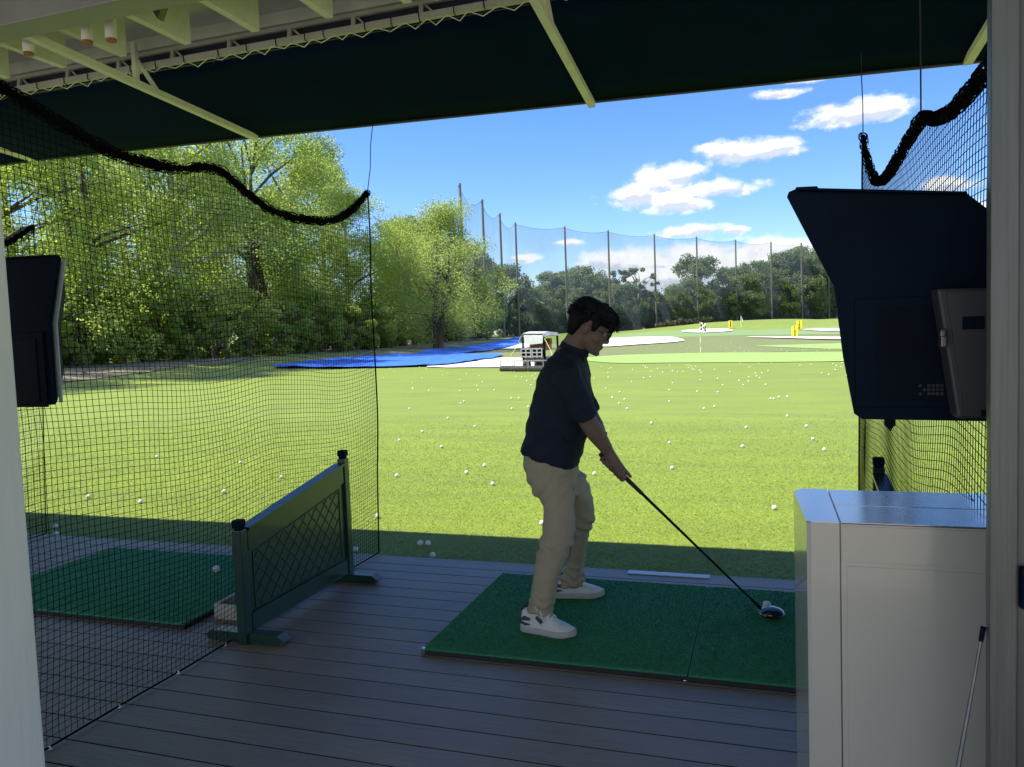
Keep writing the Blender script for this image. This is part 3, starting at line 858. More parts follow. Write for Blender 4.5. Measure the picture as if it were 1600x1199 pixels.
c = build_screen(False, 'black screen housing of the neighbouring bay beside the off-white post', (0.424 - BAY, 1.9, 0.015))
b = MB(); b.bar((.376, .02, 1.73), (.319, .02, 1.525), .012, .005, up=(0, 1, 0)); b.bar((.319, .02, 1.525), (.317, .02, 1.268), .012, .005, up=(0, 1, 0))
b.build('rear_lip', mat('shell_white', (0.4, 0.42, 0.44), 0.5), c)

def build_box():
    t = thing('control_box', 'grey plastic control box with a hinged latch, in front of the dark screen housing', 'box', (0, 1.80, 0))
    b = MB(); v = [(.340, 1.512), (.46, 1.508), (.46, 1.24), (.378, 1.24)]
    b.prism(v, 1, 0, .07); o = b.build('box_body', M_GREYBOX, t)
    bv = o.modifiers.new('b', 'BEVEL'); bv.width = .006; bv.segments = 2; bake_mods(o); o.data.polygons.foreach_set('use_smooth', [False] * len(o.data.polygons))
    b = MB(); b.prism([(.356, 1.503), (.46, 1.499), (.46, 1.262), (.388, 1.262)], 1, -.006, -.0005); b.build('lid', M_GREYBOX, t)
    b = MB(); b.box((.345, -.012, 1.39), (.357, .02, 1.428), bev=.003); b.box((.343, -.018, 1.412), (.353, -.011, 1.425), bev=.002); b.build('latch', mat('latch_metal', (.14, .125, .11), .35, metal=.8), t)
    b = MB(); b.box((.385, -.0085, 1.425), (.425, -.0062, 1.452), bev=.001); b.build('dark_label', M_BLACK, t)
    b = MB(); b.box((.42, -.0085, 1.246), (.43, -.0005, 1.258), bev=.001); b.build('corner_foot', M_BLACK, t)
build_box()

# ------------------------------------------------------------------ upturned club leaning by the post
def build_leaning_club():
    a = P(1533, 1000, 1.595); bpt = P(1497, 1199, 1.55)
    d = (bpt - a).normalized(); n_ = (a.z - 0.02) / -d.z
    end = a + d * n_
    t = thing('leaning_club', 'stepped steel club shaft leaning upside down against the right post', 'golf club')
    pts = []; rs = []; L = (end - a).length; x = 0.0; r = 0.003
    while x < L - .27:
        pts.append(a + d * x); rs.append(r); 
        if x > .09:
            pts.append(a + d * (x + .002)); r += .00026; rs.append(r)
        x += .034
    b = MB(); b.tube(pts, rs, 10); b.build('shaft', mat('worn_steel', (.13, .13, .125), .3, metal=.9, var=.2, vscale=40), t, angle=50)
    b = MB(); b.tube([a - d * .025, a + d * .003], [.0048, .0042], 10); b.build('ferrule', M_BLACK, t, angle=50)
    b = MB(); b.tube([a + d * (L - .27), a + d * (L - .2), end], [.0095, .012, .0145], 12); b.build('grip', M_RUBBER, t, angle=50)
    # iron head, tucked behind the post
    h = a - d * .03
    b = MB(); h.x += .025; b.prism([(h.x - .005, h.z - .01), (h.x + .05, h.z - .02), (h.x + .075, h.z + .02), (h.x + .06, h.z + .05), (h.x - .005, h.z + .02)], 1, h.y + .022, h.y + .036); b.build('iron_head', M_CHROME, t)
build_leaning_club()

# ------------------------------------------------------------------ golf balls
BALL = MB()
BALL.sphere((0, 0, 0), 0.0214, 20, 14)
def ball_mat():
    M = bpy.data.materials.new('golf_ball'); M.use_nodes = True
    k = NT(M.node_tree); b = M.node_tree.nodes['Principled BSDF']
    o = k.node('ShaderNodeTexCoord').outputs['Object']
    vo = k.node('ShaderNodeTexVoronoi'); k.l.new(o, vo.inputs['Vector']); vo.inputs['Scale'].default_value = 260
    bp = k.node('ShaderNodeBump'); bp.inputs['Strength'].default_value = .5; bp.inputs['Distance'].default_value = .001
    k.l.new(k.ramp(vo.outputs['Distance'], 0.1, 0.5), bp.inputs['Height']); k.l.new(bp.outputs[0], b.inputs['Normal'])
    n = k.noise(o, 40, 3); k.l.new(k.mix(k.ramp(n, .3, .7), (.66, .66, .62, 1), (.76, .76, .74, 1)), b.inputs['Base Color'])
    b.inputs['Roughness'].default_value = .35
    return M
M_BALL = ball_mat()
ball_me = BALL.mesh('golf_ball'); ball_me.materials.append(M_BALL); ball_me.polygons.foreach_set('use_smooth', [True] * len(ball_me.polygons))
def ball(p, label, group=None, rot=0):
    o = bpy.data.objects.new('golf_ball', ball_me); COL.objects.link(o); o.location = p; o.rotation_euler = (rot, rot * 2, 0)
    return tag(o, label, 'golf ball', group)
LB = 'white golf ball lying on the sunlit range turf'
GB = 'golf balls scattered on the sunlit turf'
def scatter_balls():
    rnd = random.Random(21)
    near = [(620, 746), (729, 741), (757, 730), (770, 759), (624, 690), (847, 821), (1210, 797), (1050, 734), (929, 743), (1046, 694), (1018, 663),
            (1166, 670), (1288, 705), (1270, 688), (245, 716), (350, 771), (590, 810), (138, 779), (376, 725), (440, 748), (220, 787), (700, 655), (742, 668), (660, 676), (980, 640),
            (1100, 640), (1230, 652), (1160, 700), (1260, 668), (800, 640), (640, 640), (720, 632), (690, 700)]
    for (u, v) in near:
        p = at(u, v); ball((p.x, p.y, p.z + .02), LB, GB, rnd.uniform(0, 3))
    LS = 'white golf ball in the shaded strip of turf at the deck edge'
    for (u, v) in ((88, 834), (87, 822), (556, 859), (676, 868)):
        p = at(u, v + 4); ball((p.x, max(4.60, p.y), p.z + .02), LS, 'golf balls in the shade strip')
    for (u, v, lab) in ((657, 850, 'left one of two white golf balls side by side in the shade strip'), (669, 850, 'right one of two white golf balls side by side in the shade strip')):
        p = at(u, v + 3); ball((p.x, p.y, p.z + .02), lab)
    k = 0
    while k < 222:
        y = 11 + 37 * rnd.random() ** 0.75; x = rnd.uniform(-22, 9)
        r = ROT.T @ np.array([x, y, LAWN_Z - CAMH]); u = CX + F_PX * r[0] / r[2]; v = CY + F_PX * r[1] / r[2]
        if not (585 < u < 1335) or (v < 600 and u < 800 and rnd.random() < .6): continue
        if v > 640 and rnd.random() < .7: continue
        if 36 < y < 47 and x > -9 and rnd.random() < .9: continue
        ball((x, y, gz(x, y) + .02), LB, GB, rnd.uniform(0, 3)); k += 1
    k = 0
    while k < 34:
        u = rnd.uniform(960, 1325); v = rnd.uniform(532, 551); p = at(u, v)
        if p.y > 92: continue
        ball((p.x, p.y, p.z + .045), LB, GB, rnd.uniform(0, 3)); k += 1
scatter_balls()
# the ball on the neighbouring mat and the teed ball
r = ray(338, 889); t_ = (.055 - CAMH) / r[2]
ball((r[0] * t_, r[1] * t_, .0545), 'single white golf ball on the neighbouring green mat')
r = ray(1198, 946); t_ = (.078 - CAMH) / r[2]
TB = Vector((r[0] * t_, r[1] * t_, .078))
ball(TB, 'white golf ball on a tee in front of the driver head')
o = MB().tube([(TB.x, TB.y, .033), (TB.x, TB.y, .05), (TB.x, TB.y, .0575)], [.006, .004, .0075], 10).build('rubber_tee', M_RUBBER, None, angle=40)
tag(o, 'short rubber tee holding the ball by the driver head', 'tee')

# ------------------------------------------------------------------ golfer
def ellring(c, ax, ay, ra, rb, n=20, p=2.2):
    out = []
    for j in range(n):
        a = 2 * math.pi * j / n; ca, sa = math.cos(a), math.sin(a)
        e = 2.0 / p
        out.append(c + ax * ra * math.copysign(abs(ca) ** e, ca) + ay * rb * math.copysign(abs(sa) ** e, sa))
    return out
def side_rings(rows, n=20, p=2.2, grow=0.0):
    """rows: (u_back, v_back, u_front, v_front, y, half width across)"""
    rings = []
    for (ub, vb, uf, vf, y, hw) in rows:
        a = P(ub, vb, y); f = P(uf, vf, y); c = (a + f) / 2; ax = (f - a); ra = ax.length / 2 + grow; ax.normalize()
        rings.append(ellring(c, ax, Vector((0, 1, 0)), ra, hw + grow, n, p))
    return rings

M_SKIN = mat('skin', (0.19, 0.125, 0.095), 0.65, spec=0.25, var=0.07, vscale=30, bump=0.04, bscale=300)
M_SHIRT = mat('navy_shirt', (0.014, 0.02, 0.034), 0.85, var=0.15, vscale=12, bump=0.25, bscale=500, spec=0.25)
M_KHAKI = mat('khaki_cloth', (0.41, 0.34, 0.235), 0.85, var=0.06, vscale=10, bump=0.3, bscale=400, spec=0.2)
M_HAIR = mat('black_hair', (0.006, 0.006, 0.008), 0.7, spec=0.2, var=0.2, vscale=60)
M_SHOE = mat('shoe_leather', (0.70, 0.68, 0.65), 0.55, var=0.05, vscale=20, bump=0.1, bscale=120)
M_SOLE = mat('shoe_sole', (0.46, 0.46, 0.42), 0.6, var=0.05, vscale=20)
M_GREYTRIM = mat('shoe_trim', (0.06, 0.075, 0.07), 0.7)

YG = 3.67
def build_golfer():
    t = thing('person', 'man in navy polo shirt, khaki trousers and white sneakers bent over a golf club', 'person', (0, 0, 0))
    # ---- head frame
    hc = P(924, 511, YG)
    th = R_(30)
    fx = Vector((math.cos(th), 0.0, -math.sin(th))); uz = Vector((math.sin(th), 0.0, math.cos(th)))
    # follow the picture's slight roll and turn the face a touch towards the range
    yaw = R_(6); fx = Matrix.Rotation(yaw, 3, 'Z') @ fx; uz = Matrix.Rotation(yaw, 3, 'Z') @ uz
    sy = uz.cross(fx).normalized()
    HS = 1.0
    def H(x, y, z): return hc + (fx * x + sy * y + uz * z) * HS
    rows = [(-.116, .080, .045, .016), (-.108, .090, .018, .032), (-.09, .092, -.012, .047), (-.07, .090, -.04, .056), (-.045, .089, -.065, .062), (-.02, .086, -.08, .068),
            (0.0, .083, -.088, .071), (.02, .089, -.094, .074), (.045, .091, -.098, .075), (.07, .083, -.094, .071), (.09, .066, -.08, .06), (.107, .038, -.055, .042), (.116, .01, -.025, .018)]
    body = MB()
    body.rings([ellring(H((a + b_) / 2, 0, z), fx, sy, (a - b_) / 2, w, 24, 2.3) for (z, a, b_, w) in rows])
    # nose, brow, lips, chin, ears
    body.rings([[H(*q) for q in ((.080, -.008, .018), (.094, 0, .016), (.080, .008, .018), (.074, 0, .018))],
                [H(*q) for q in ((.080, -.013, -.018), (.111, 0, -.018), (.080, .013, -.018), (.072, 0, -.018))],
                [H(*q) for q in ((.080, -.018, -.034), (.116, 0, -.034), (.080, .018, -.034), (.072, 0, -.036))],
                [H(*q) for q in ((.080, -.013, -.043), (.102, 0, -.044), (.080, .013, -.043), (.072, 0, -.043))]])
    rotm = Matrix((fx, sy, uz)).transposed()
    body.sphere(H(.0895, 0, -.062), (.010, .022, .0055), 14, 8, rot=rotm)
    body.sphere(H(.0875, 0, -.073), (.010, .019, .006), 14, 8, rot=rotm)
    body.sphere(H(.082, 0, -.102), (.016, .02, .014), 14, 8, rot=rotm)
    body.sphere(H(.083, 0, .026), (.012, .052, .009), 14, 8, rot=rotm)
    for s in (-1, 1):
        body.sphere(H(-.012, s * .073, -.012), (.018, .009, .032), 12, 8, rot=rotm)
        body.sphere(H(.048, s * .049, -.034), (.03, .02, .026), 12, 8, rot=rotm)
    # neck and torso core
    nb = P(889, 553, YG)
    body.tube([H(-.03, 0, -.03), H(-.03, 0, -.085), (H(-.03, 0, -.085) + nb) / 2, nb, P(880, 580, YG)], [.056, .057, .059, .066, .09], 18)
    body.rings(side_rings([(840, 712, 896, 722, YG, .14), (842, 660, 908, 660, YG, .15), (850, 610, 910, 612, YG, .16), (862, 580, 908, 585, YG, .14), (878, 556, 904, 562, YG, .08)]))
    # legs and pelvis under the trousers
    body.rings(side_rings([(838, 716, 890, 724, YG, .14), (840, 745, 893, 748, YG, .15), (848, 775, 890, 775, YG, .13)]))
    for pts in ([(866, 745, 3.585), (872, 830, 3.51), (846, 940, 3.43), (842, 968, 3.425)], [(887, 745, 3.755), (908, 812, 3.85), (896, 895, 3.915), (893, 918, 3.92)]):
        q = [P(*p) for p in pts]; body.tube([q[0], q[0].lerp(q[1], .5), q[1], q[1].lerp(q[2], .4), q[2], q[3]], [.072, .058, .046, .040, .032, .032], 14)
    # arms
    sR, eR, wR = P(886, 592, 3.475), P(921, 663, 3.555), P(949.5, 704, 3.64)
    sL, eL, wL = P(896, 590, 3.85), P(924, 655, 3.79), P(943, 694, 3.705)
    for (s, e, w) in ((sR, eR, wR), (sL, eL, wL)):
        body.tube([s, s.lerp(e, .5), e, e.lerp(w, .25), e.lerp(w, .7), w], [.050, .047, .044, .046, .037, .0295], 16)
    # ---- grip line
    g0 = P(940.5, 711, 3.655)
    head_pt = Vector((0, 0, 0)); r = ray(1190, 952); tt = (.062 - CAMH) / r[2]; hos = Vector((r[0] * tt, r[1] * tt, .062))
    g = (hos - g0).normalized()
    e1 = Vector((0, -1, 0)); e1 = (e1 - g * e1.dot(g)).normalized()          # towards the viewer
    e2 = g.cross(e1).normalized()
    if e2.z > 0: e2 = -e2                                                     # underside of the grip
    def on(ax, ang, rad):   # ang 0 = viewer side, 90 = underside, 180 = target side
        return g0 + g * ax + (e1 * math.cos(R_(ang)) + e2 * math.sin(R_(ang))) * rad
    def finger(ax, a0, a1, lean, rad=.0215, fr=.0088, n=9):
        pts = [on(ax + lean * k / (n - 1), a0 + (a1 - a0) * k / (n - 1), rad + (.004 if k == 0 else 0)) for k in range(n)]
        # knuckle bends: fuller at the joints
        rr = [fr * (1.12 if k in (0, 3, 6) else 1.0) * (1 - .16 * k / (n - 1)) for k in range(n)]
        body.tube(pts, rr, 8); body.sphere(pts[-1], fr * .86, 8, 6)
    # right hand (lower), palm on the viewer side; left hand above it, palm on the target side
    for (off, s, w) in ((.088, 1, wR), (.012, -1, wL)):
        A = (lambda a: a) if s > 0 else (lambda a: 180 - a)
        kn = [on(off + .068 - .021 * k, A(-6), .031) for k in range(4)]
        wp = w
        for k in range(4):
            body.tube([wp.lerp(kn[k], .0), wp.lerp(kn[k], .5) + (e1 * s) * .004, kn[k]], [.024, .0155, .0115], 8)
        body.tube([wp, wp.lerp(on(off + .035, A(-20), .026), .6), on(off + .038, A(-12), .026)], [.027, .028, .02], 12)
        for k, (sp, ln) in enumerate(((.0, 205), (.0, 225), (.0, 220), (.0, 185))):
            finger(off + .068 - .021 * k, A(-6), A(ln), -.006, .0225 - .001 * (k == 3), .0092 - .0008 * (k == 3))
        # thumb along the top of the grip
        th_ = [wp.lerp(on(off + .03, A(-70), .03), .55), on(off + .03, A(-62), .03), on(off + .06, A(-80), .0245), on(off + .085, A(-92), .0215)]
        body.tube(th_, [.017, .0135, .0105, .0088], 8); body.sphere(th_[-1], .0086, 8, 6)
    ob = body.build('body', M_SKIN, t); remesh(ob, .0042, 3, .5)
    # ---- eyes and spectacles
    M_EYE = mat('eye_white', (.38, .36, .34), .3, var=.03)
    for s in (-1, 1):
        e = MB(); e.sphere(H(.0775, s * .031, .001), .0115, 12, 8); eye = e.build('eye', M_EYE, t, True)
        e = MB(); e.sphere(H(.0865, s * .032, -.002), (.0042, .0042, .0042), 10, 6); e.build('pupil', M_HAIR, eye, True)
    gl = MB()
    for s in (-1, 1):
        ring = [H(.101, s * .033 + .024 * math.cos(a), -.004 + .019 * math.sin(a)) for a in np.linspace(0, 2 * math.pi, 18)]
        gl.tube(ring, .0016, 6)
        gl.tube([H(.101, s * .057, .002), H(.06, s * .074, .004), H(-.005, s * .079, .006), H(-.02, s * .079, -.006)], .0015, 6)
    gl.tube([H(.101, -.009, 0), H(.106, 0, .003), H(.101, .009, 0)], .0015, 6)
    gl.build('glasses', M_BLACK, t, True)
    # ---- hair : cap plus tufts
    hb = MB()
    hrows = [(.130, -.02, -.06, .025), (.125, .025, -.085, .055), (.113, .062, -.106, .074), (.095, .088, -.118, .085), (.072, .102, -.124, .090), (.05, .106, -.125, .091), (.03, .102, -.123, .089)]
    rg = [ellring(H((a + b_) / 2, 0, z), fx, sy, (a - b_) / 2, w, 24, 2.25) for (z, a, b_, w) in hrows]
    hb.rings(rg)
    # back and sides, down to the nape; the face stays clear
    back = []
    for (z, xf, xb, w) in ((.05, .02, -.124, .089), (.02, .006, -.123, .087), (-.01, -.028, -.119, .082), (-.04, -.04, -.11, .076), (-.075, -.05, -.097, .062)):
        back.append(ellring(H((xf + xb) / 2, 0, z), fx, sy, (xf - xb) / 2, w, 24, 2.6))
    hb.rings(back)
    for s in (-1, 1):    # sideburns
        hb.rings([ellring(H(.022, s * .074, z), fx, sy, w, .012, 10) for (z, w) in ((.045, .03), (.015, .017), (-.012, .008))])
    rnd = random.Random(5)
    for k in range(620):
        a = rnd.uniform(0, 2 * math.pi); zz = rnd.uniform(-.03, .152)
        xr = rnd.uniform(-1, 1)
        # a point on the cap ellipsoid
        lat = rnd.uniform(-.25, 1.45); cx_, cz_ = -.008, .045
        d = Vector((math.cos(lat) * math.cos(a), math.cos(lat) * math.sin(a), math.sin(lat)))
        if d.z < 0.05 and d.x > -.15: continue
        p = Vector((cx_ + d.x * .112, d.y * .088, cz_ - .004 + d.z * .083))
        flow = Vector((.55 * d.x + .35 if d.x > 0 else d.x * .5, d.y * .5, -.55 + d.z * .2)) + Vector((rnd.uniform(-.45, .45), rnd.uniform(-.45, .45), rnd.uniform(-.2, .38)))
        ln = rnd.uniform(.018, .034); up_ = rnd.uniform(.3, 1.6); q = p + flow.normalized() * ln * .5 + d * .006 * up_; q2 = p + flow.normalized() * ln + d * .008 * up_
        hb.tube([H(*p), H(*q), H(*q2)], [.0056, .0042, .0006], 5)
    # fringe falling over the brow
    for k in range(26):
        y = -.06 + .12 * k / 25
        x = .098 - 3.2 * y * y
        hb.tube([H(x - .012, y, .075), H(x + .006, y + rnd.uniform(-.006, .006), .045), H(x + .003, y + rnd.uniform(-.01, .01), rnd.uniform(.008, .026))], [.009, .0075, .001], 5)
    ho = hb.build('hair', M_HAIR, t, True); ho.data.validate()
    # ---- shirt
    sb = MB()
    sb.rings(side_rings([(815, 700, 906, 731, YG, .178), (818, 692, 910, 712, YG, .186), (822, 670, 917, 685, YG, .19), (828, 645, 921, 648, YG, .192), (836, 608, 924, 612, YG, .196),
                         (845, 582, 922, 586, YG, .20), (856, 562, 917, 568, YG, .185), (868, 549, 913, 559, YG, .14), (880, 539, 911, 552, YG, .09), (886, 534, 909, 549, YG, .072)], 28, 2.3, -.011))
    for (s, e, k) in ((sR, eR, 0), (sL, eL, 1)):
        inn = s + Vector((-.02, .09 if k == 0 else -.09, .01))
        end = s.lerp(e, .86)
        sb.tube([inn, s + Vector((-.005, 0, .006)), s.lerp(e, .4), s.lerp(e, .7), end], [.072, .069, .063, .059, .060], 18)
    so = sb.build('shirt', M_SHIRT, t); remesh(so, .008, 6, .5)
    me = so.data
    for vv in me.vertices:
        p = vv.co; w = 0.010 * fbm((p.x * 1.6 + p.z, p.y, p.z * 1.6 - p.x), 7.0) + .0035 * math.sin((p.z * 1.4 - p.x) * 46 + 3 * fbm(p, 5)) * sst(1.25, .9, p.z)
        vv.co = p + vv.normal * (w + .003)
    cb = MB()
    nk = (H(-.03, 0, -.085) + nb) / 2
    cr = []
    for (off, gx, rr) in ((0.0, .0, .073), (.022, .0, .069), (.030, .002, .0685)):
        cc = P(898, 545, YG) + Vector((.0, 0, 0)); axn = Vector((math.sin(R_(24)), 0, math.cos(R_(24))))
        ax = Vector((math.cos(R_(24)), 0, -math.sin(R_(24))))
        cr.append(ellring(cc + axn * (off - .015), ax, Vector((0, 1, 0)), rr, rr * .96, 26))
    cb.rings(cr, caps=False); co = cb.build('collar', M_SHIRT, t, True)
    sm = co.modifiers.new('s', 'SOLIDIFY'); sm.thickness = .006; sm.offset = 0; bake_mods(co)
    lp = MB(); a = P(911, 550, YG); lp.prism([(a.x - .012, a.z + .012), (a.x + .012, a.z - .004), (a.x + .017, a.z - .045), (a.x - .002, a.z - .03)], 1, YG - .045, YG + .02); lo = lp.build('collar_flap', M_SHIRT, t)
    # ---- trousers
    tb = MB()
    tb.rings(side_rings([(821, 702, 903, 722, YG, .165), (820, 722, 902, 738, YG, .178), (827, 745, 903, 757, YG, .182), (838, 770, 903, 776, YG, .165)], 24, 2.3))
    tb.rings(side_rings([(824, 735, 898, 742, 3.60, .10), (839, 759, 897, 762, 3.585, .098), (849, 792, 898, 796, 3.56, .088), (849, 822, 899.5, 822, 3.53, .08), (844, 848, 896, 850, 3.50, .075),
                         (837.5, 875, 884, 878, 3.475, .07), (833, 902, 874, 905, 3.45, .066), (829, 929, 868, 932, 3.435, .064), (825, 944, 865, 948, 3.43, .063), (824, 955, 863, 960, 3.43, .061)], 22, 2.2))
    tb.rings(side_rings([(862, 738, 913, 741, 3.74, .10), (870, 759, 921, 761, 3.755, .098), (880, 778, 927, 780, 3.785, .09), (882, 798, 930, 799, 3.82, .082), (886, 815, 929, 814, 3.84, .074), (890, 836, 921, 836, 3.86, .066),
                         (893, 856, 917, 857, 3.88, .060), (887, 876, 914, 877, 3.90, .058), (879, 893, 913, 894, 3.915, .060), (872, 905, 914, 906, 3.92, .063), (872, 915, 912, 917, 3.92, .061)], 22, 2.2))
    to = tb.build('trousers', M_KHAKI, t); remesh(to, .007, 5, .5)
    for vv in to.data.vertices:
        p = vv.co; f = fbm(p, 6.0)
        low = sst(.30, .10, p.z); knee = math.exp(-((p.z - .45) / .07) ** 2); hip = math.exp(-((p.z - .70) / .08) ** 2)
        w = .005 * f - .003 + .008 * low * math.sin(p.z * 150 + 5 * fbm((p.x, p.y, p.z * .4), 14)) + .006 * knee * math.sin(p.z * 95 + p.x * 60 + 3 * f) + .0055 * hip * math.sin(p.z * 70 - p.x * 80 + 3 * f)
        vv.co = p + vv.normal * w
    # ---- shoes
    def shoe(heel, toe, lab):
        z0 = .0375
        h = Vector((heel[0], heel[1], z0)); d = Vector((toe[0] - heel[0], toe[1] - heel[1], 0)); L = d.length; d.normalize(); s = Vector((-d.y, d.x, 0))
        def F(a, b_, z): return h + d * a * L + s * b_ + Vector((0, 0, z))
        outl = [(0.0, .012), (.02, .026), (.08, .034), (.2, .036), (.4, .036), (.55, .042), (.70, .048), (.82, .046), (.91, .036), (.97, .022), (1.0, .008)]
        up = [(0.02, .098, .052), (.06, .112, .05), (.16, .11, .052), (.28, .112, .054), (.42, .104, .052), (.56, .086, .048), (.70, .066, .044), (.83, .056, .038), (.93, .046, .03), (.985, .034, .018)]
        ub = MB(); rg = []
        for (a, hgt, wd) in up:
            w = np.interp(a, [o_[0] for o_ in outl], [o_[1] for o_ in outl]) * .97
            rgg = []
            for k in range(17):
                an = math.pi * k / 16; ca, sa = math.cos(an), math.sin(an)
                rgg.append(F(a, w * math.copysign(abs(ca) ** .7, ca) * (1.0 if sa < .55 else .82), .026 + (hgt - .026) * sa ** .62))
            rgg.append(F(a, -w * .9, .014)); rgg.append(F(a, w * .9, .014))
            rg.append(rgg)
        ub.rings(rg); o_ = ub.build('shoe', M_SHOE, t, True)
        ss = o_.modifiers.new('s', 'SUBSURF'); ss.levels = 1; ss.render_levels = 1; bake_mods(o_)
        o_['label'] = lab
        sb_ = MB(); n = 44; ol = [p for p in outl]
        side = [(a, w) for a, w in ol] + [(a, -w) for a, w in reversed(ol)]
        rings = []
        for (zz, k) in ((0.0, .96), (.004, 1.04), (.02, 1.08), (.03, 1.05)):
            lift = lambda a: .010 * sst(.75, 1.0, a) + .004 * sst(.15, 0, a)
            rings.append([F(.5 + (a - .5) * (1.0 + .02 * (k - .94)), w * k, zz + lift(a) * (1 if zz < .01 else .8)) for a, w in side])
        sb_.rings(rings); sb_.build('sole', M_SOLE, o_)
        # ankle opening, tongue, trim, laces
        tr = MB()
        for sd in (-1, 1):
            tr.tube([F(.04, sd * .031, .062), F(.12, sd * .037, .073), F(.22, sd * .0385, .07)], [.006, .011, .006], 8)
            tr.tube([F(.02, sd * .029, .05), F(.14, sd * .0375, .044), F(.22, sd * .038, .046)], [.005, .007, .003], 8)
            tr.tube([F(.34, sd * .036, .085), F(.45, sd * .041, .062)], [.008, .009], 8)
        tr.tube([F(.06, -.028, .112), F(.02, 0, .108), F(.06, .028, .112), F(.18, .036, .113), F(.28, .03, .118)], .0055, 8)
        tr.build('shoe_trim', M_GREYTRIM, o_, True)
        tg = MB(); tg.rings([[F(.27, -.03, .10), F(.27, .03, .10), F(.27, .03, .108), F(.27, -.03, .108)], [F(.28, -.026, .135), F(.28, .026, .135), F(.29, .026, .135), F(.29, -.026, .135)]]); tg.build('tongue', M_SHOE, o_)
        lc = MB()
        for k in range(5):
            a = .36 + k * .055; z = np.interp(a, [q[0] for q in up], [q[1] for q in up]) + .003
            lc.tube([F(a, -.028, z - .010), F(a + .01, -.012, z + .001), F(a + .018, .012, z + .001), F(a + .03, .028, z - .012)], .0036, 6)
            lc.tube([F(a, .028, z - .010), F(a + .01, .012, z + .002), F(a + .018, -.012, z + .002), F(a + .03, -.028, z - .012)], .0028, 6)
        for sd in (-1, 1):
            lc.tube([F(.33, 0, .119), F(.33, sd * .022, .14), F(.35, sd * .046, .136), F(.37, sd * .04, .116), F(.35, sd * .008, .118)], .0042, 6)
            lc.tube([F(.34, 0, .118), F(.42, sd * .035, .112), F(.5, sd * .05, .075)], .0038, 6)
        lc.build('laces', mat('lace_white', (.72, .71, .69), .8), o_, True)
    shoe((-1.128, 3.425), (-.853, 3.385), 'near white sneaker with grey trim and bow-tied laces')
    shoe((-1.115, 3.895), (-.835, 3.965), 'far white sneaker, toe turned out')
    # ---- wrist band on the far wrist
    wb = MB(); q = eL.lerp(wL, .80); dirw = (wL - eL).normalized()
    wb.tube([q - dirw * .010, q + dirw * .010], [.0335, .0325], 16); wb.box((q.x + .016, q.y - .014, q.z + .012), (q.x + .03, q.y + .014, q.z + .034), bev=.004); wb.build('wristwatch', M_BLACK, t)
    # ---- the driver he holds
    c = thing('golf_club', 'black driver held by the golfer, its head resting behind the teed ball', 'golf club', (0, 0, 0))
    L = (hos - g0).length
    b = MB(); b.tube([g0 - g * .012, g0 - g * .008, g0 + g * .1, g0 + g * .27], [.0125, .0142, .0125, .0098], 14); b.build('grip', M_RUBBER, c, angle=50)
    b = MB(); b.tube([g0 + g * .265, g0 + g * L * .6, g0 + g * (L - .05)], [.0078, .0062, .0048], 10); b.build('shaft', M_BLACK, c, angle=50)
    b = MB(); b.tube([g0 + g * (L - .07), g0 + g * (L - .012), hos + Vector((.012, 0, -.012))], [.0062, .0085, .011], 12); b.build('hosel', M_BLACK, c, angle=50)
    hd = MB(); hcen = hos + Vector((.046, -.052, -.006))
    hd.sphere((0, 0, 0), 1.0, 32, 20)
    vs = []
    for (x, y, z) in hd.v:
        X = x * .060; Y = y * .056; Z = z * (.030 if z > 0 else .024)
        if Y > .036: Y = .036 + (Y - .036) * .25           # flat face to the ball side
        if Y < 0: X *= 1 - .15 * (Y / .056) ** 2
        Z += .05 * (0) - .10 * min(0, Y) * 0
        vs.append((hcen.x + X, hcen.y + Y + .016, max(.0385, hcen.z + Z + .004)))
    hd.v = vs; hd.build('club_head', mat('driver_black', (.012, .014, .02), .2, var=.1, coat=.6), c, True)
    cr = MB(); cr.tube([(hcen.x + .058 * math.cos(a), hcen.y + .016 + .052 * math.sin(a), hcen.z + .006 + .003 * math.sin(a)) for a in np.linspace(-3.4, .3, 24)], .0024, 6)
    cr.build('head_trim', mat('silver_trim', (.6, .6, .62), .25, metal=.8), c, True)
build_golfer()

# ------------------------------------------------------------------ range furniture
def build_flag(px, label, h, colA, colB, sway, seed):
    p = at(*px)
    t = thing('golf_flag', label, 'flag', (p.x, p.y, p.z))
    b = MB(); n = 6
    for k in range(n):
        b.tube([(0, 0, h * k / n), (0, 0, h * (k + 1) / n)], .028, 8, mi=k % 2)
    b.build('flag_pole', [mat('pole_white', (.75, .75, .72), .5), mat('pole_yellow', (.55, .5, .12), .5)] if seed == 1 else [MATS['pole_white'], MATS['pole_white']], t)
    v = []; f = []; mi = []; W, Ht = (.58, .75) if h > 1.7 else (.5, .6)
    for i in range(9):
        for j in range(9):
            s, q = i / 8, j / 8
            v.append((s * W * .55 + .02, .12 * math.sin(s * 5 + q * 2) * s, h - .05 - q * Ht * .62 - s * s * sway))
    for i in range(8):
        for j in range(8):
            a = i * 9 + j; f.append((a, a + 9, a + 10, a + 1)); mi.append((i // 3 + j // 2) % 2)
    me = bpy.data.meshes.new('flag_cloth'); me.from_pydata(v, [], f); me.polygons.foreach_set('material_index', mi); me.update()
    o = link_mesh('flag_cloth', me, [mat('flag_' + colA, (.8, .8, .8) if colA == 'white' else (.02, .02, .03), .8), mat('flag_' + colB, (.02, .02, .03), .8)], t, True)
    sm = o.modifiers.new('s', 'SOLIDIFY'); sm.thickness = .006; bake_mods(o)
build_flag((1095, 551), 'checkered black and white flag on a banded pole at the near green', 1.9, 'white', 'black', .12, 1)
build_flag((1158, 512), 'white and black flag on the far mound before the dark trees', 1.5, 'white', 'black', .8, 2)

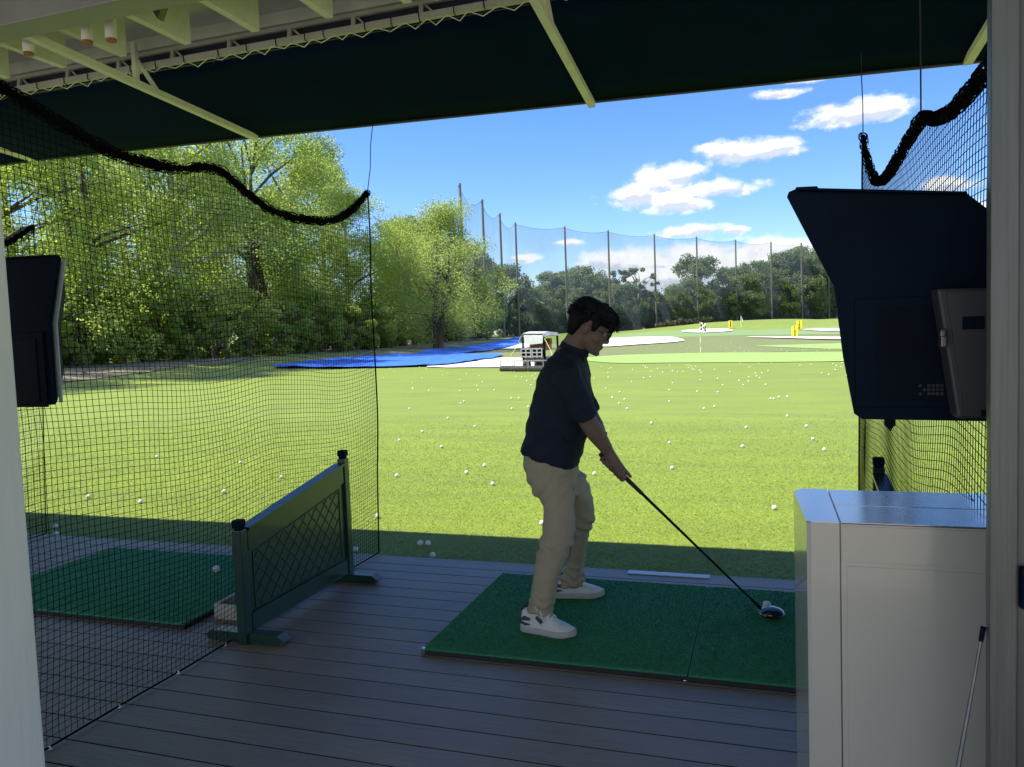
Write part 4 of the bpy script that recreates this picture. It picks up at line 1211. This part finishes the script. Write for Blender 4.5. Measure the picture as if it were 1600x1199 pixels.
def build_sign(px, w, h, digits, label, group):
    p = at(*px)
    t = thing('yardage_sign', label, 'sign', (p.x, p.y, p.z), R_(-2))
    My = mat('sign_yellow', (.78, .66, .02), .5, var=.05); Mk = mat('sign_ink', (.03, .03, .03), .6)
    b = MB(); b.box((-w / 2, -.04, .12), (w / 2, .04, .12 + h), bev=.02); b.build('sign_board', My, t)
    for sx in (-1, 1):
        b = MB(); b.box((sx * w * .32 - .03, -.02, -.25), (sx * w * .32 + .03, .02, .119)); b.build('leg', Mk, t)
    n = len(digits); cell = h / n
    for k, dch in enumerate(digits):
        cu = bpy.data.curves.new('digit', 'FONT'); cu.body = dch; cu.align_x = 'CENTER'; cu.align_y = 'CENTER'; cu.size = cell * 1.12; cu.extrude = .004; cu.offset = .012
        tmp = bpy.data.objects.new('tmp', cu); COL.objects.link(tmp)
        dg = bpy.context.evaluated_depsgraph_get(); me = bpy.data.meshes.new_from_object(tmp.evaluated_get(dg))
        bpy.data.objects.remove(tmp)
        o = link_mesh('digit', me, Mk, t); o.location = (0, -.047, .12 + h - cell * (k + .5)); o.rotation_euler = (R_(90), 0, 0)
build_sign((1242, 528.5), .55, 1.05, '100', 'nearer tall yellow yardage sign with black digits by the pale bunker', None)
build_sign((1249, 517), .62, 1.05, '150', 'farther yellow yardage sign with black digits, just behind another', None)
build_sign((1141.5, 514), .45, .95, '1', 'small narrow yellow sign near the far white and black flag', None)

def tarp(name, pix, label, seed):
    M = bpy.data.materials.get('blue_tarp')
    if not M:
        M = mat('blue_tarp', (.05, .19, .85), .42, var=.25, vscale=1.2, bump=.5, bscale=5, stretch=(1, 1, 1), col2=(.03, .11, .62))
    o = patch(name, pix, M, .09, kind=None, n=14, wob=.35, seed=seed)
    for vv in o.data.vertices:
        f = fbm((vv.co.x * .5 + seed, vv.co.y * 1.3, 0), .9, 4); vv.co.z += .10 * abs(f) + .02
    tag(o, label, 'tarpaulin')
tarp('tarpaulin', [(425, 576), (500, 577), (600, 575.5), (690, 572.5), (740, 566), (778, 560), (776, 555), (700, 554), (620, 556), (540, 561), (470, 569)], 'wide crumpled blue tarpaulin along the foot of the left trees', 3)
tarp('tarpaulin', [(665, 556), (740, 552), (790, 544.5), (832, 532.5), (836, 527.5), (806, 529), (760, 538), (700, 546), (660, 550)], 'narrow blue tarpaulin running back past the ball cart', 9)

def build_cart():
    p = at(842, 579)
    t = thing('ball_picker_cart', 'caged ball collecting cart with a white canopy and roller gang on the range', 'cart', (p.x, p.y, p.z), R_(-14)); t.scale = (.9, .9, .88)
    W = 1.15
    Mw = mat('cart_white', (.30, .30, .31), .6, var=.06, vscale=6); Mr = mat('cart_rust', (.24, .12, .075), .7); Mg = mat('cart_grey', (.22, .22, .23), .6)
    # canopy : gabled top with a front drop
    b = MB()
    sec = lambda y, z: [(-W / 2 - .06, y, z - .1), (-W / 2 + .06, y, z + .05), (W / 2 - .06, y, z + .02), (W / 2 + .06, y, z - .14)]
    b.rings([sec(-.45, 1.72) , sec(.1, 1.80), sec(.9, 1.74)], caps=False)
    b._add([(-W / 2 + .1, -.46, 1.70), (W / 2 - .02, -.46, 1.66), (W / 2 - .05, -.5, 1.28), (-W / 2 + .16, -.5, 1.22)], [(0, 1, 2, 3)])
    b._add([(-W / 2 - .06, -.45, 1.62), (-W / 2 - .06, .9, 1.62), (-W / 2 - .16, .9, 1.42), (-W / 2 - .2, -.45, 1.36)], [(0, 1, 2, 3)])
    o = b.build('canopy', mat('canopy_sheet', (.42, .43, .45), .6, var=.12, vscale=4), t); sm = o.modifiers.new('s', 'SOLIDIFY'); sm.thickness = .02; bake_mods(o)
    o.data.polygons.foreach_set('use_smooth', [False] * len(o.data.polygons))
    for sx in (-1, 1):
        for y in (-.4, .85):
            b = MB(); b.bar((sx * W / 2, y, .45), (sx * (W / 2 - .02), y, 1.66), .07, .07, up=(0, 1, 0)); b.build('canopy_post', M_BLACK, t)
    b = MB(); b.box((-W / 2 + .12, -.05, .95), (W / 2 - .12, .5, 1.26), bev=.05); b.box((-W / 2 + .12, .4, 1.2), (W / 2 - .12, .55, 1.5), bev=.04); b.build('seat', Mr, t)
    b = MB(); b.box((-W / 2 + .04, -.40, .42), (W / 2 - .04, 1.0, .62), bev=.03); b.build('chassis', Mg, t)
    # wire baskets in front
    for sx in (-.29, .29):
        b = MB(); x0, x1 = sx - .25, sx + .25
        for z in (.66, .84, 1.02): b.box((x0, -.62, z), (x1, -.58, z + .05))
        for x in np.linspace(x0, x1, 3): b.box((x - .025, -.625, .62), (x + .025, -.575, 1.06))
        b.box((x0, -.57, .62), (x1, -.56, .64)); b.build('basket', Mw, t)
        b = MB(); b.box((x0 + .02, -.56, .65), (x1 - .02, -.3, 1.0)); b.build('basket_liner', M_BLACK, t)
        b = MB(); 
        for k in range(14): b.sphere((random.Random(k).uniform(x0 + .05, x1 - .05), random.Random(k + 50).uniform(-.55, -.35), 1.01), .022, 8, 6)
        b.build('collected_balls', M_BALL, t); 
    for sx in (-1, 1):
        for y in (-.2, .85):
            b = MB(); x = sx * (W / 2 - .06); b.tube([(x - .09, y, .27), (x - .07, y, .27), (x + .07, y, .27), (x + .09, y, .27)], [.2, .27, .27, .2], 20); w = b.build('wheel', M_RUBBER, t, angle=40)
            b = MB(); b.tube([(x + sx * .091, y, .27), (x + sx * .1, y, .27)], .12, 14); b.build('hub', Mg, w, angle=40)
    # roller gang in front and to both sides
    Md = mat('gang_disc', (.13, .12, .12), .6)
    for (x0, x1, y) in ((-1.62, -.86, -.75), (-.82, -.02, -1.0), (.05, .82, -1.0), (.86, 1.62, -.75)):
        b = MB()
        for x in np.arange(x0 + .03, x1, .06): b.tube([(x - .017, y, .14), (x - .006, y, .14), (x + .006, y, .14), (x + .017, y, .14)], [.09, .14, .14, .09], 16)
        b.build('picker_roller', Md, t)
        b = MB(); b.tube([(x0, y, .14), (x1, y, .14)], .03, 8)
        for x in (x0 + .0, x1): b.bar((x, y, .1), (x, y, .5), .03, .03, up=(0, 1, 0))
        b.bar((x0, y, .5), (x1, y, .5), .035, .035); b.build('gang_frame', Mg, t)
    b = MB(); b.bar((-1.6, -.75, .5), (1.6, -.75, .5), .045, .045); b.bar((-.3, -.75, .5), (-.3, -.2, .5), .045, .045); b.bar((.3, -.75, .5), (.3, -.2, .5), .045, .045); b.build('tow_frame', Mg, t)
    b = MB(); b.tube([(-W / 2 - .1, -.42, 1.38), (-1.0, -.6, .9), (-1.2, -.75, .52)], .016, 6); b.build('lift_rope', mat('rope_yellow', (.55, .5, .12), .7), t)
    b = MB(); b.tube([(W / 2 + .02, -.42, 1.5), (1.0, -.6, .95), (1.2, -.75, .52)], .016, 6); b.build('lift_rope', MATS['rope_yellow'], t)
build_cart()

# ------------------------------------------------------------------ perimeter poles and netting
def build_perimeter():
    tops = [(-33.1, 83.7), (-34.5, 94.9), (-36.2, 106.8), (-37.1, 116.9), (-31.3, 125.6), (-25.8, 134.8), (-19.2, 145.3), (-12.3, 154.4), (-5.4, 164.8), (1.5, 173.6), (7.8, 180.5), (13.8, 188), (20, 196)]
    H = 19.0
    Mp = mat('pole_wood', (.13, .13, .115), .8, var=.2, vscale=2, bump=.3, bscale=10, stretch=(1, 1, .1))
    pts = []
    bx = ['first', 'second']
    me = None
    for i, (x, y) in enumerate(tops):
        z = gz(x, y); pts.append((x, y, z))
        b = MB(); b.tube([(0, 0, -.3), (0, 0, H * .5 - z), (0, 0, H - z)], [.20, .175, .15], 10)
        b.box((-.09, -.26, H - z - .4), (.09, -.14, H - z - .28))
        o = b.build('net_pole', Mp, None, angle=40); o.location = (x, y, z)
        side = 'tall brown net pole in the row along the left trees' if i < 4 else 'tall slim net pole in the row along the back of the range'
        tag(o, side, 'pole', 'poles carrying the left perimeter net' if i < 4 else 'poles carrying the back perimeter net')
    # one sheet of fine netting hung from catenary cables, just behind the poles
    M = bpy.data.materials.new('range_netting'); M.use_nodes = True; M.use_backface_culling = False
    k = NT(M.node_tree); out = [n for n in M.node_tree.nodes if n.type == 'OUTPUT_MATERIAL'][0]
    tr = k.node('ShaderNodeBsdfTransparent'); df = k.node('ShaderNodeBsdfDiffuse'); df.inputs['Color'].default_value = (.14, .175, .23, 1)
    tl = k.node('ShaderNodeBsdfTranslucent'); tl.inputs['Color'].default_value = (.14, .175, .23, 1)
    m2 = k.node('ShaderNodeMixShader'); m2.inputs[0].default_value = .5; k.l.new(df.outputs[0], m2.inputs[1]); k.l.new(tl.outputs[0], m2.inputs[2])
    mx = k.node('ShaderNodeMixShader')
    n = k.noise(k.node('ShaderNodeNewGeometry').outputs['Position'], .25, 4)
    k.l.new(k.ramp(n, -0.3, 2.6), mx.inputs[0]); k.l.new(tr.outputs[0], mx.inputs[1]); k.l.new(m2.outputs[0], mx.inputs[2]); k.l.new(mx.outputs[0], out.inputs['Surface'])
    V = []; F = []; rows = 14
    cab = MB()
    for i in range(len(pts) - 1):
        a, b_ = Vector(pts[i]), Vector(pts[i + 1]); nrm = Vector((b_.y - a.y, -(b_.x - a.x), 0)).normalized() * -.22
        base = len(V); line = []
        for s in range(13):
            q = a.lerp(b_, s / 12) + nrm; sag = 0.9 * 4 * (s / 12) * (1 - s / 12)
            zt = H - .2 - sag * (1.4 if i < 3 else .55); line.append((q.x, q.y, zt))
            zb = gz(q.x, q.y) + .05
            for r in range(rows + 1):
                f = r / rows
                bl = .35 * mnoise.noise(Vector((q.x * .25, q.y * .25, f * 3)))
                V.append((q.x + nrm.x * bl, q.y + nrm.y * bl, zb + (zt - zb) * f))
        for s in range(12):
            for r in range(rows):
                c0 = base + s * (rows + 1) + r; F.append((c0, c0 + rows + 1, c0 + rows + 2, c0 + 1))
        cab.tube(line, .022, 5)
        mid = [(p[0], p[1], gz(p[0], p[1]) + (p[2] - gz(p[0], p[1])) * .42) for p in line]; cab.tube(mid, .015, 5)
    t = thing('perimeter_netting', 'fine see-through netting strung between the tall poles round the range', 'netting')
    me = bpy.data.meshes.new('net_sheet'); me.from_pydata(V, [], F); me.update(); link_mesh('net_sheet', me, M, t, True)
    cab.build('net_cable', M_SEAM, t)
build_perimeter()

# ------------------------------------------------------------------ trees
def leaf_mat(name, dark, light, warm, trans=.45):
    M = bpy.data.materials.new(name); M.use_nodes = True
    k = NT(M.node_tree); out = [n for n in M.node_tree.nodes if n.type == 'OUTPUT_MATERIAL'][0]
    b = M.node_tree.nodes['Principled BSDF']
    g = k.node('ShaderNodeNewGeometry'); isl = g.outputs['Random Per Island']
    n = k.noise(g.outputs['Position'], .45, 3)
    col = k.mix(isl, c4(dark), c4(light))
    col = k.mix(k.math('MULTIPLY', k.ramp(n, .5, .72), .6), col, c4(warm))
    k.l.new(col, b.inputs['Base Color']); b.inputs['Roughness'].default_value = .5; b.inputs['Specular IOR Level'].default_value = .35
    tl = k.node('ShaderNodeBsdfTranslucent'); k.l.new(k.mix(1.0, col, (1.7, 1.55, .7, 1), 'MULTIPLY'), tl.inputs['Color'])
    mx = k.node('ShaderNodeMixShader'); mx.inputs[0].default_value = trans
    k.l.new(b.outputs[0], mx.inputs[1]); k.l.new(tl.outputs[0], mx.inputs[2]); k.l.new(mx.outputs[0], out.inputs['Surface'])
    return M
L_BRIGHT = leaf_mat('leaf_cottonwood', (.20, .285, .095), (.275, .37, .125), (.33, .40, .125), .63)
L_WILLOW = leaf_mat('leaf_willow', (.195, .275, .12), (.27, .355, .15), (.31, .37, .15), .61)
L_DARK = leaf_mat('leaf_oak', (.08, .125, .055), (.15, .21, .085), (.14, .17, .08), .5)
L_FAR = leaf_mat('leaf_far_hazed', (.10, .15, .10), (.165, .225, .14), (.165, .205, .14), .55)  # bluish tone puts distance haze into the leaf colour
L_DRY = leaf_mat('leaf_dry', (.07, .075, .05), (.11, .10, .07), (.09, .10, .06), .3)
M_BARK = mat('bark', (.085, .07, .055), .9, var=.3, vscale=3, bump=.6, bscale=14, stretch=(1, 1, .25))
M_BARKP = mat('pale_bark', (.30, .28, .24), .85, var=.2, vscale=3, bump=.4, bscale=14, stretch=(1, 1, .3))

def leaves(rng, centres, radii, n, size, droop=0.0, flat=.0):
    C = np.asarray(centres); Rr = np.asarray(radii)
    w = Rr ** 2; idx = rng.choice(len(C), n, p=w / w.sum())
    d = rng.normal(size=(n, 3)); d /= np.linalg.norm(d, axis=1)[:, None]
    rad = rng.random(n) ** .45
    p = C[idx] + d * (rad * Rr[idx])[:, None] * np.array([1, 1, .78])
    p[:, 2] -= droop * (np.hypot(p[:, 0] - C[idx][:, 0], p[:, 1] - C[idx][:, 1])) ** 2
    nrm = rng.normal(size=(n, 3)) + np.array([0, 0, .55]) + d * .5; nrm /= np.linalg.norm(nrm, axis=1)[:, None]
    a = np.cross(nrm, rng.normal(size=(n, 3))); a /= np.linalg.norm(a, axis=1)[:, None]
    b = np.cross(nrm, a); s = size * rng.uniform(.6, 1.35, n)[:, None]
    V = np.stack([p - a * s * .5, p + b * s * .3 - a * s * .05, p + a * s * .55, p - b * s * .3 - a * s * .05], 1).reshape(-1, 3)
    return V, np.arange(4 * n).reshape(-1, 4)

def make_tree(seed, h, r, base, nclump, nleaf, size, lm, shape='round', bark=None, trunks=1, lean=0.0, cr=(.09, .16)):
    """returns (trunk mesh, crown mesh) standing on the origin"""
    rng = np.random.default_rng(seed)
    cs = []; rs = []
    k = 0
    while len(cs) < nclump and k < 6000:
        k += 1
        f = rng.random(); z = base + (h - base) * f
        if shape == 'tall': prof = (math.sin(math.pi * min(.98, .16 + .8 * f)) ** .7)
        elif shape == 'spread': prof = (1 - (2 * f - .75) ** 2 * .75) if f < .95 else .3
        else: prof = math.sin(math.pi * (.13 + .8 * f)) ** .6
        a = rng.uniform(0, 6.283); rr = r * prof * (.35 + .65 * rng.random() ** .5) * (1 + .28 * math.sin(2 * a + seed) + .2 * math.sin(3 * a + seed * 2 + 4 * f))
        cs.append((rr * math.cos(a) + lean * f, rr * math.sin(a), z)); rs.append(rng.uniform(*cr) * (r + h * .35))
    V, Q = leaves(rng, cs, rs, nleaf, size, droop=.06 if shape == 'spread' else .02)
    crown = np_mesh('crown', V, Q); crown.materials.append(lm)
    b = MB(); bk = bark or M_BARK
    for q in range(trunks):
        ox = (q - (trunks - 1) / 2) * .5
        r0 = h * .017 + .06
        top = Vector((lean * .8 + ox * 2.2, rng.uniform(-.5, .5), h * .78))
        pts = [Vector((ox, 0, -.3))] + [Vector((ox, 0, 0)).lerp(top, s) + Vector((rng.uniform(-.2, .2), rng.uniform(-.2, .2), 0)) * (s < .95) for s in (.12, .3, .5, .72, 1.0)]
        b.tube(pts, [r0 * 1.3, r0, r0 * .85, r0 * .66, r0 * .42, .03], 8)
        order = rng.permutation(len(cs))[:int(16 / trunks) + 2]
        for i in order:
            c = Vector(cs[i]); s = max(.12, min(.9, (c.z - .25 * r * 1.0) / (h * .78) - .12)); st = pts[1].lerp(top, s)
            mid = st.lerp(c, .5) + Vector((rng.uniform(-.3, .3), rng.uniform(-.3, .3), rng.uniform(-.1, .5)))
            b.tube([st, mid, c], [r0 * .38 * (1 - s * .5), r0 * .24, .02], 6)
    tm = b.mesh('trunk'); tm.materials.append(bk)
    return tm, crown

def plant(meshes, x, y, label, cat, name, group, sc=1.0, rz=0.0, sz=None):
    t = thing(name, label, cat, (x, y, gz(x, y)), rz, group); t.scale = (sc, sc, sz or sc)
    a = bpy.data.objects.new('trunk', meshes[0]); COL.objects.link(a); a.parent = t
    b = bpy.data.objects.new('crown', meshes[1]); COL.objects.link(b); b.parent = t
    return t

TALL = [make_tree(31 + i, 17, 4.8, .8, 120, 46000, .155, (L_BRIGHT, L_WILLOW, L_BRIGHT)[i], 'tall', M_BARKP if i == 1 else None, 1 + (i == 2)) for i in range(3)]
SPREAD = make_tree(41, 13.2, 6.2, 1.2, 130, 48000, .15, L_WILLOW, 'spread', None, 2, 1.2)
BUSH = [make_tree(51 + i, 3.6, 2.2, .2, 34, 4200, .24, (L_BRIGHT, L_WILLOW, L_BRIGHT)[i], 'round', None, 2) for i in range(3)]
DBUSH = make_tree(58, 3.6, 2.2, .2, 34, 4200, .24, L_DARK, 'round', None, 2)
FARR = [make_tree(61 + i, 14, 5.6, .5, 150, 17000, .42, (L_FAR, L_FAR, L_DARK)[i], ('round', 'tall', 'round')[i], None, 1, 0, (.08, .15)) for i in range(3)]
THIN = make_tree(71, 13, 4.6, 4.5, 60, 4200, .38, L_FAR, 'round', None, 2, .8, (.04, .08))

GL = 'tall trees crowding the left edge of the range'
def left_trees():
    rnd = random.Random(2)
    row = [(-34, 20, 1, .9), (-34, 27, 0, .95), (-35.5, 33, 2, 1.05), (-34.5, 39, 1, 1.02), (-41, 45, 0, 1.25), (-37.5, 51, 2, 1.2), (-38, 57, 1, 1.22), (-41, 66, 0, 1.1),
           (-46, 27, 2, 1.1), (-47, 38, 0, 1.12), (-49, 50, 1, 1.15), (-50, 62, 2, 1.05), (-45, 18, 0, 1.0), (-54, 75, 1, 1.0)]
    for i, (x, y, k, s) in enumerate(row):
        plant(TALL[k], x, y, 'tall bright green tree in the crowded row behind the long net', 'tree', 'tall_tree', GL, s, rnd.uniform(0, 6.28))
    plant(TALL[0], -37.0, 63.5, 'fuller green tree just left of the spreading tree, half hidden by the net edge', 'tree', 'tall_tree', None, .86, 2.2)
    plant(SPREAD, -36.8, 91, 'pale green tree behind the netting, right of the spreading tree', 'tree', 'spreading_tree', None, .82, 2.0)
    plant(TALL[2], -35.5, 72, 'rounded green tree filling the gap between the tall row and the spreading tree', 'tree', 'tall_tree', None, .78, 1.0)
    plant(SPREAD, -29.8, 68, 'spreading pale green tree with low leaning limbs, right end of the left row', 'tree', 'spreading_tree', None, 1.0, 0.0)
    for i, (x, y, s) in enumerate(((-38, 80, 1.0), (-40, 92, .95), (-42, 104, .95), (-44, 114, 1.0), (-41, 122, .85))):
        plant(FARR[i % 3], x, y, 'dark tree behind the netting at the far left corner', 'tree', 'dark_tree', 'dark trees at the far left corner', s, i * 1.3)
    k = 0
    for y in np.arange(20, 66, 2.6):
        x = -33.4 + rnd.uniform(-1.2, 1.0) - (2.0 if y < 26 else 0)
        plant(BUSH[k % 3], x, y, 'leafy undergrowth bush at the foot of the left trees', 'bush', 'bush', 'bushes under the left trees', rnd.uniform(.75, 1.25), rnd.uniform(0, 6.28)); k += 1
    for (x, y) in ((-36.6, 72), (-37.6, 78), (-38.2, 84), (-38.4, 90), (-39.5, 97), (-40, 104), (-40.6, 111)):
        plant(DBUSH, x, y, 'dark bush behind the netting along the left side', 'bush', 'bush', 'dark bushes behind the left netting', rnd.uniform(.9, 1.3), rnd.uniform(0, 6.28))
left_trees()

def left_wood():
    rng = np.random.default_rng(19); cs = []; rs = []
    for k in range(230):
        y = rng.uniform(14, 118); x = rng.uniform(-56, -40) - (3 if y < 30 else 0); hh = rng.uniform(.6, 5.2)
        cs.append((x, y, gz(x, y) + hh)); rs.append(rng.uniform(1.4, 2.6))
    V, Q = leaves(rng, cs, rs, 42000, .34)
    o = link_mesh('undergrowth', np_mesh('undergrowth', V, Q), L_WILLOW); tag(o, 'deep leafy undergrowth between the trunks of the left wood', 'undergrowth', kind='stuff')
left_wood()
def back_trees():
    rnd = random.Random(6)
    # (u, top v, distance beyond the poles, mesh, label kind)
    spec = [(812, 470, 8, 1), (832, 452, 14, 0), (858, 428, 10, 1), (884, 430, 18, 2), (905, 418, 12, 1), (925, 430, 20, 0), (948, 440, 24, 2), (985, 452, 26, 2), (1030, 462, 28, 0), (1062, 448, 14, 2),
            (1092, 404, 12, 0), (1118, 448, 20, 2), (1148, 420, 16, 0), (1178, 414, 12, 2), (1205, 410, 18, 1), (1232, 396, 12, 0), (1258, 392, 16, 2), (1284, 396, 12, 0), (1310, 400, 16, 2), (1345, 400, 14, 0), (1390, 405, 14, 2), (1440, 400, 14, 0)]
    spec += [(846, 470, 5, 2), (894, 452, 5, 0), (940, 466, 6, 2), (972, 446, 8, 0), (1016, 474, 10, 0), (1050, 462, 6, 2), (1078, 438, 7, 0), (1134, 452, 7, 2), (1165, 432, 6, 0), (1218, 440, 6, 2), (1268, 420, 6, 0)]
    for i, (u, vt, off, k) in enumerate(spec):
        r = ray(u, vt)
        # depth of the pole line in that direction plus an offset
        ang = r[0] / r[1]
        # pole line : from (-37, 117) to (20, 196)
        tpar = (-37.1 - ang * 116.9) / (ang * 79.1 - 57.1); y0 = 116.9 + 79.1 * tpar
        y = y0 + off; x = ang * y; ztop = CAMH + r[2] / r[1] * y; z0 = gz(x, y); s = max(.5, (ztop - z0) / 14.0)
        plant(FARR[k], x, y, 'dark green tree in the wood behind the back netting', 'tree', 'dark_tree', 'trees behind the back netting', s * 1.02, rnd.uniform(0, 6.28))
    for (u, vt, off) in ((992, 420, 10), (965, 424, 12)):
        r = ray(u, vt); ang = r[0] / r[1]; tpar = (-37.1 - ang * 116.9) / (ang * 79.1 - 57.1); y = 116.9 + 79.1 * tpar + off; x = ang * y
        s = (CAMH + r[2] / r[1] * y - gz(x, y)) / 13.0
        plant(THIN, x, y, 'thin open crowned tree with sky between its limbs, behind the golfer' if u > 980 else 'sparse slender tree left of the thin open crowned one', 'tree', 'thin_tree', None, s, u)
    # undergrowth that reads as one dark mass along the back
    rng = np.random.default_rng(9); cs = []; rs = []
    for s in np.linspace(0, 1, 150):
        x = -41 + 68 * s; y = 121 + 84 * s
        for q in range(4):
            dd = rng.uniform(0, 1); xx = x + rng.uniform(-3, 1) - 1.5 - dd * 3; yy = y + 1.5 + dd * 14; hh = rng.uniform(.4, 3.2 + 3 * dd)
            cs.append((xx, yy, gz(xx, yy) + hh)); rs.append(rng.uniform(1.2, 2.4))
    V, Q = leaves(rng, cs, rs, 42000, .5)
    o = link_mesh('undergrowth', np_mesh('undergrowth', V, Q), L_FAR); tag(o, 'dark low undergrowth along the back netting', 'undergrowth', kind='stuff')
    cs = []; rs = []
    for s in np.linspace(0, 1, 26):
        u = 1030 + 80 * s; r = ray(u, 505); ang = r[0] / r[1]; tpar = (-37.1 - ang * 116.9) / (ang * 79.1 - 57.1); y = 116.9 + 79.1 * tpar - 3; x = ang * y
        cs.append((x, y, gz(x, y) + rng.uniform(.2, .9))); rs.append(rng.uniform(.5, 1.0))
    V, Q = leaves(rng, cs, rs, 2600, .4)
    o = link_mesh('dry_brush', np_mesh('dry_brush', V, Q), L_DRY); tag(o, 'patch of reddish dry brush before the back netting', 'brush', kind='stuff')
back_trees()
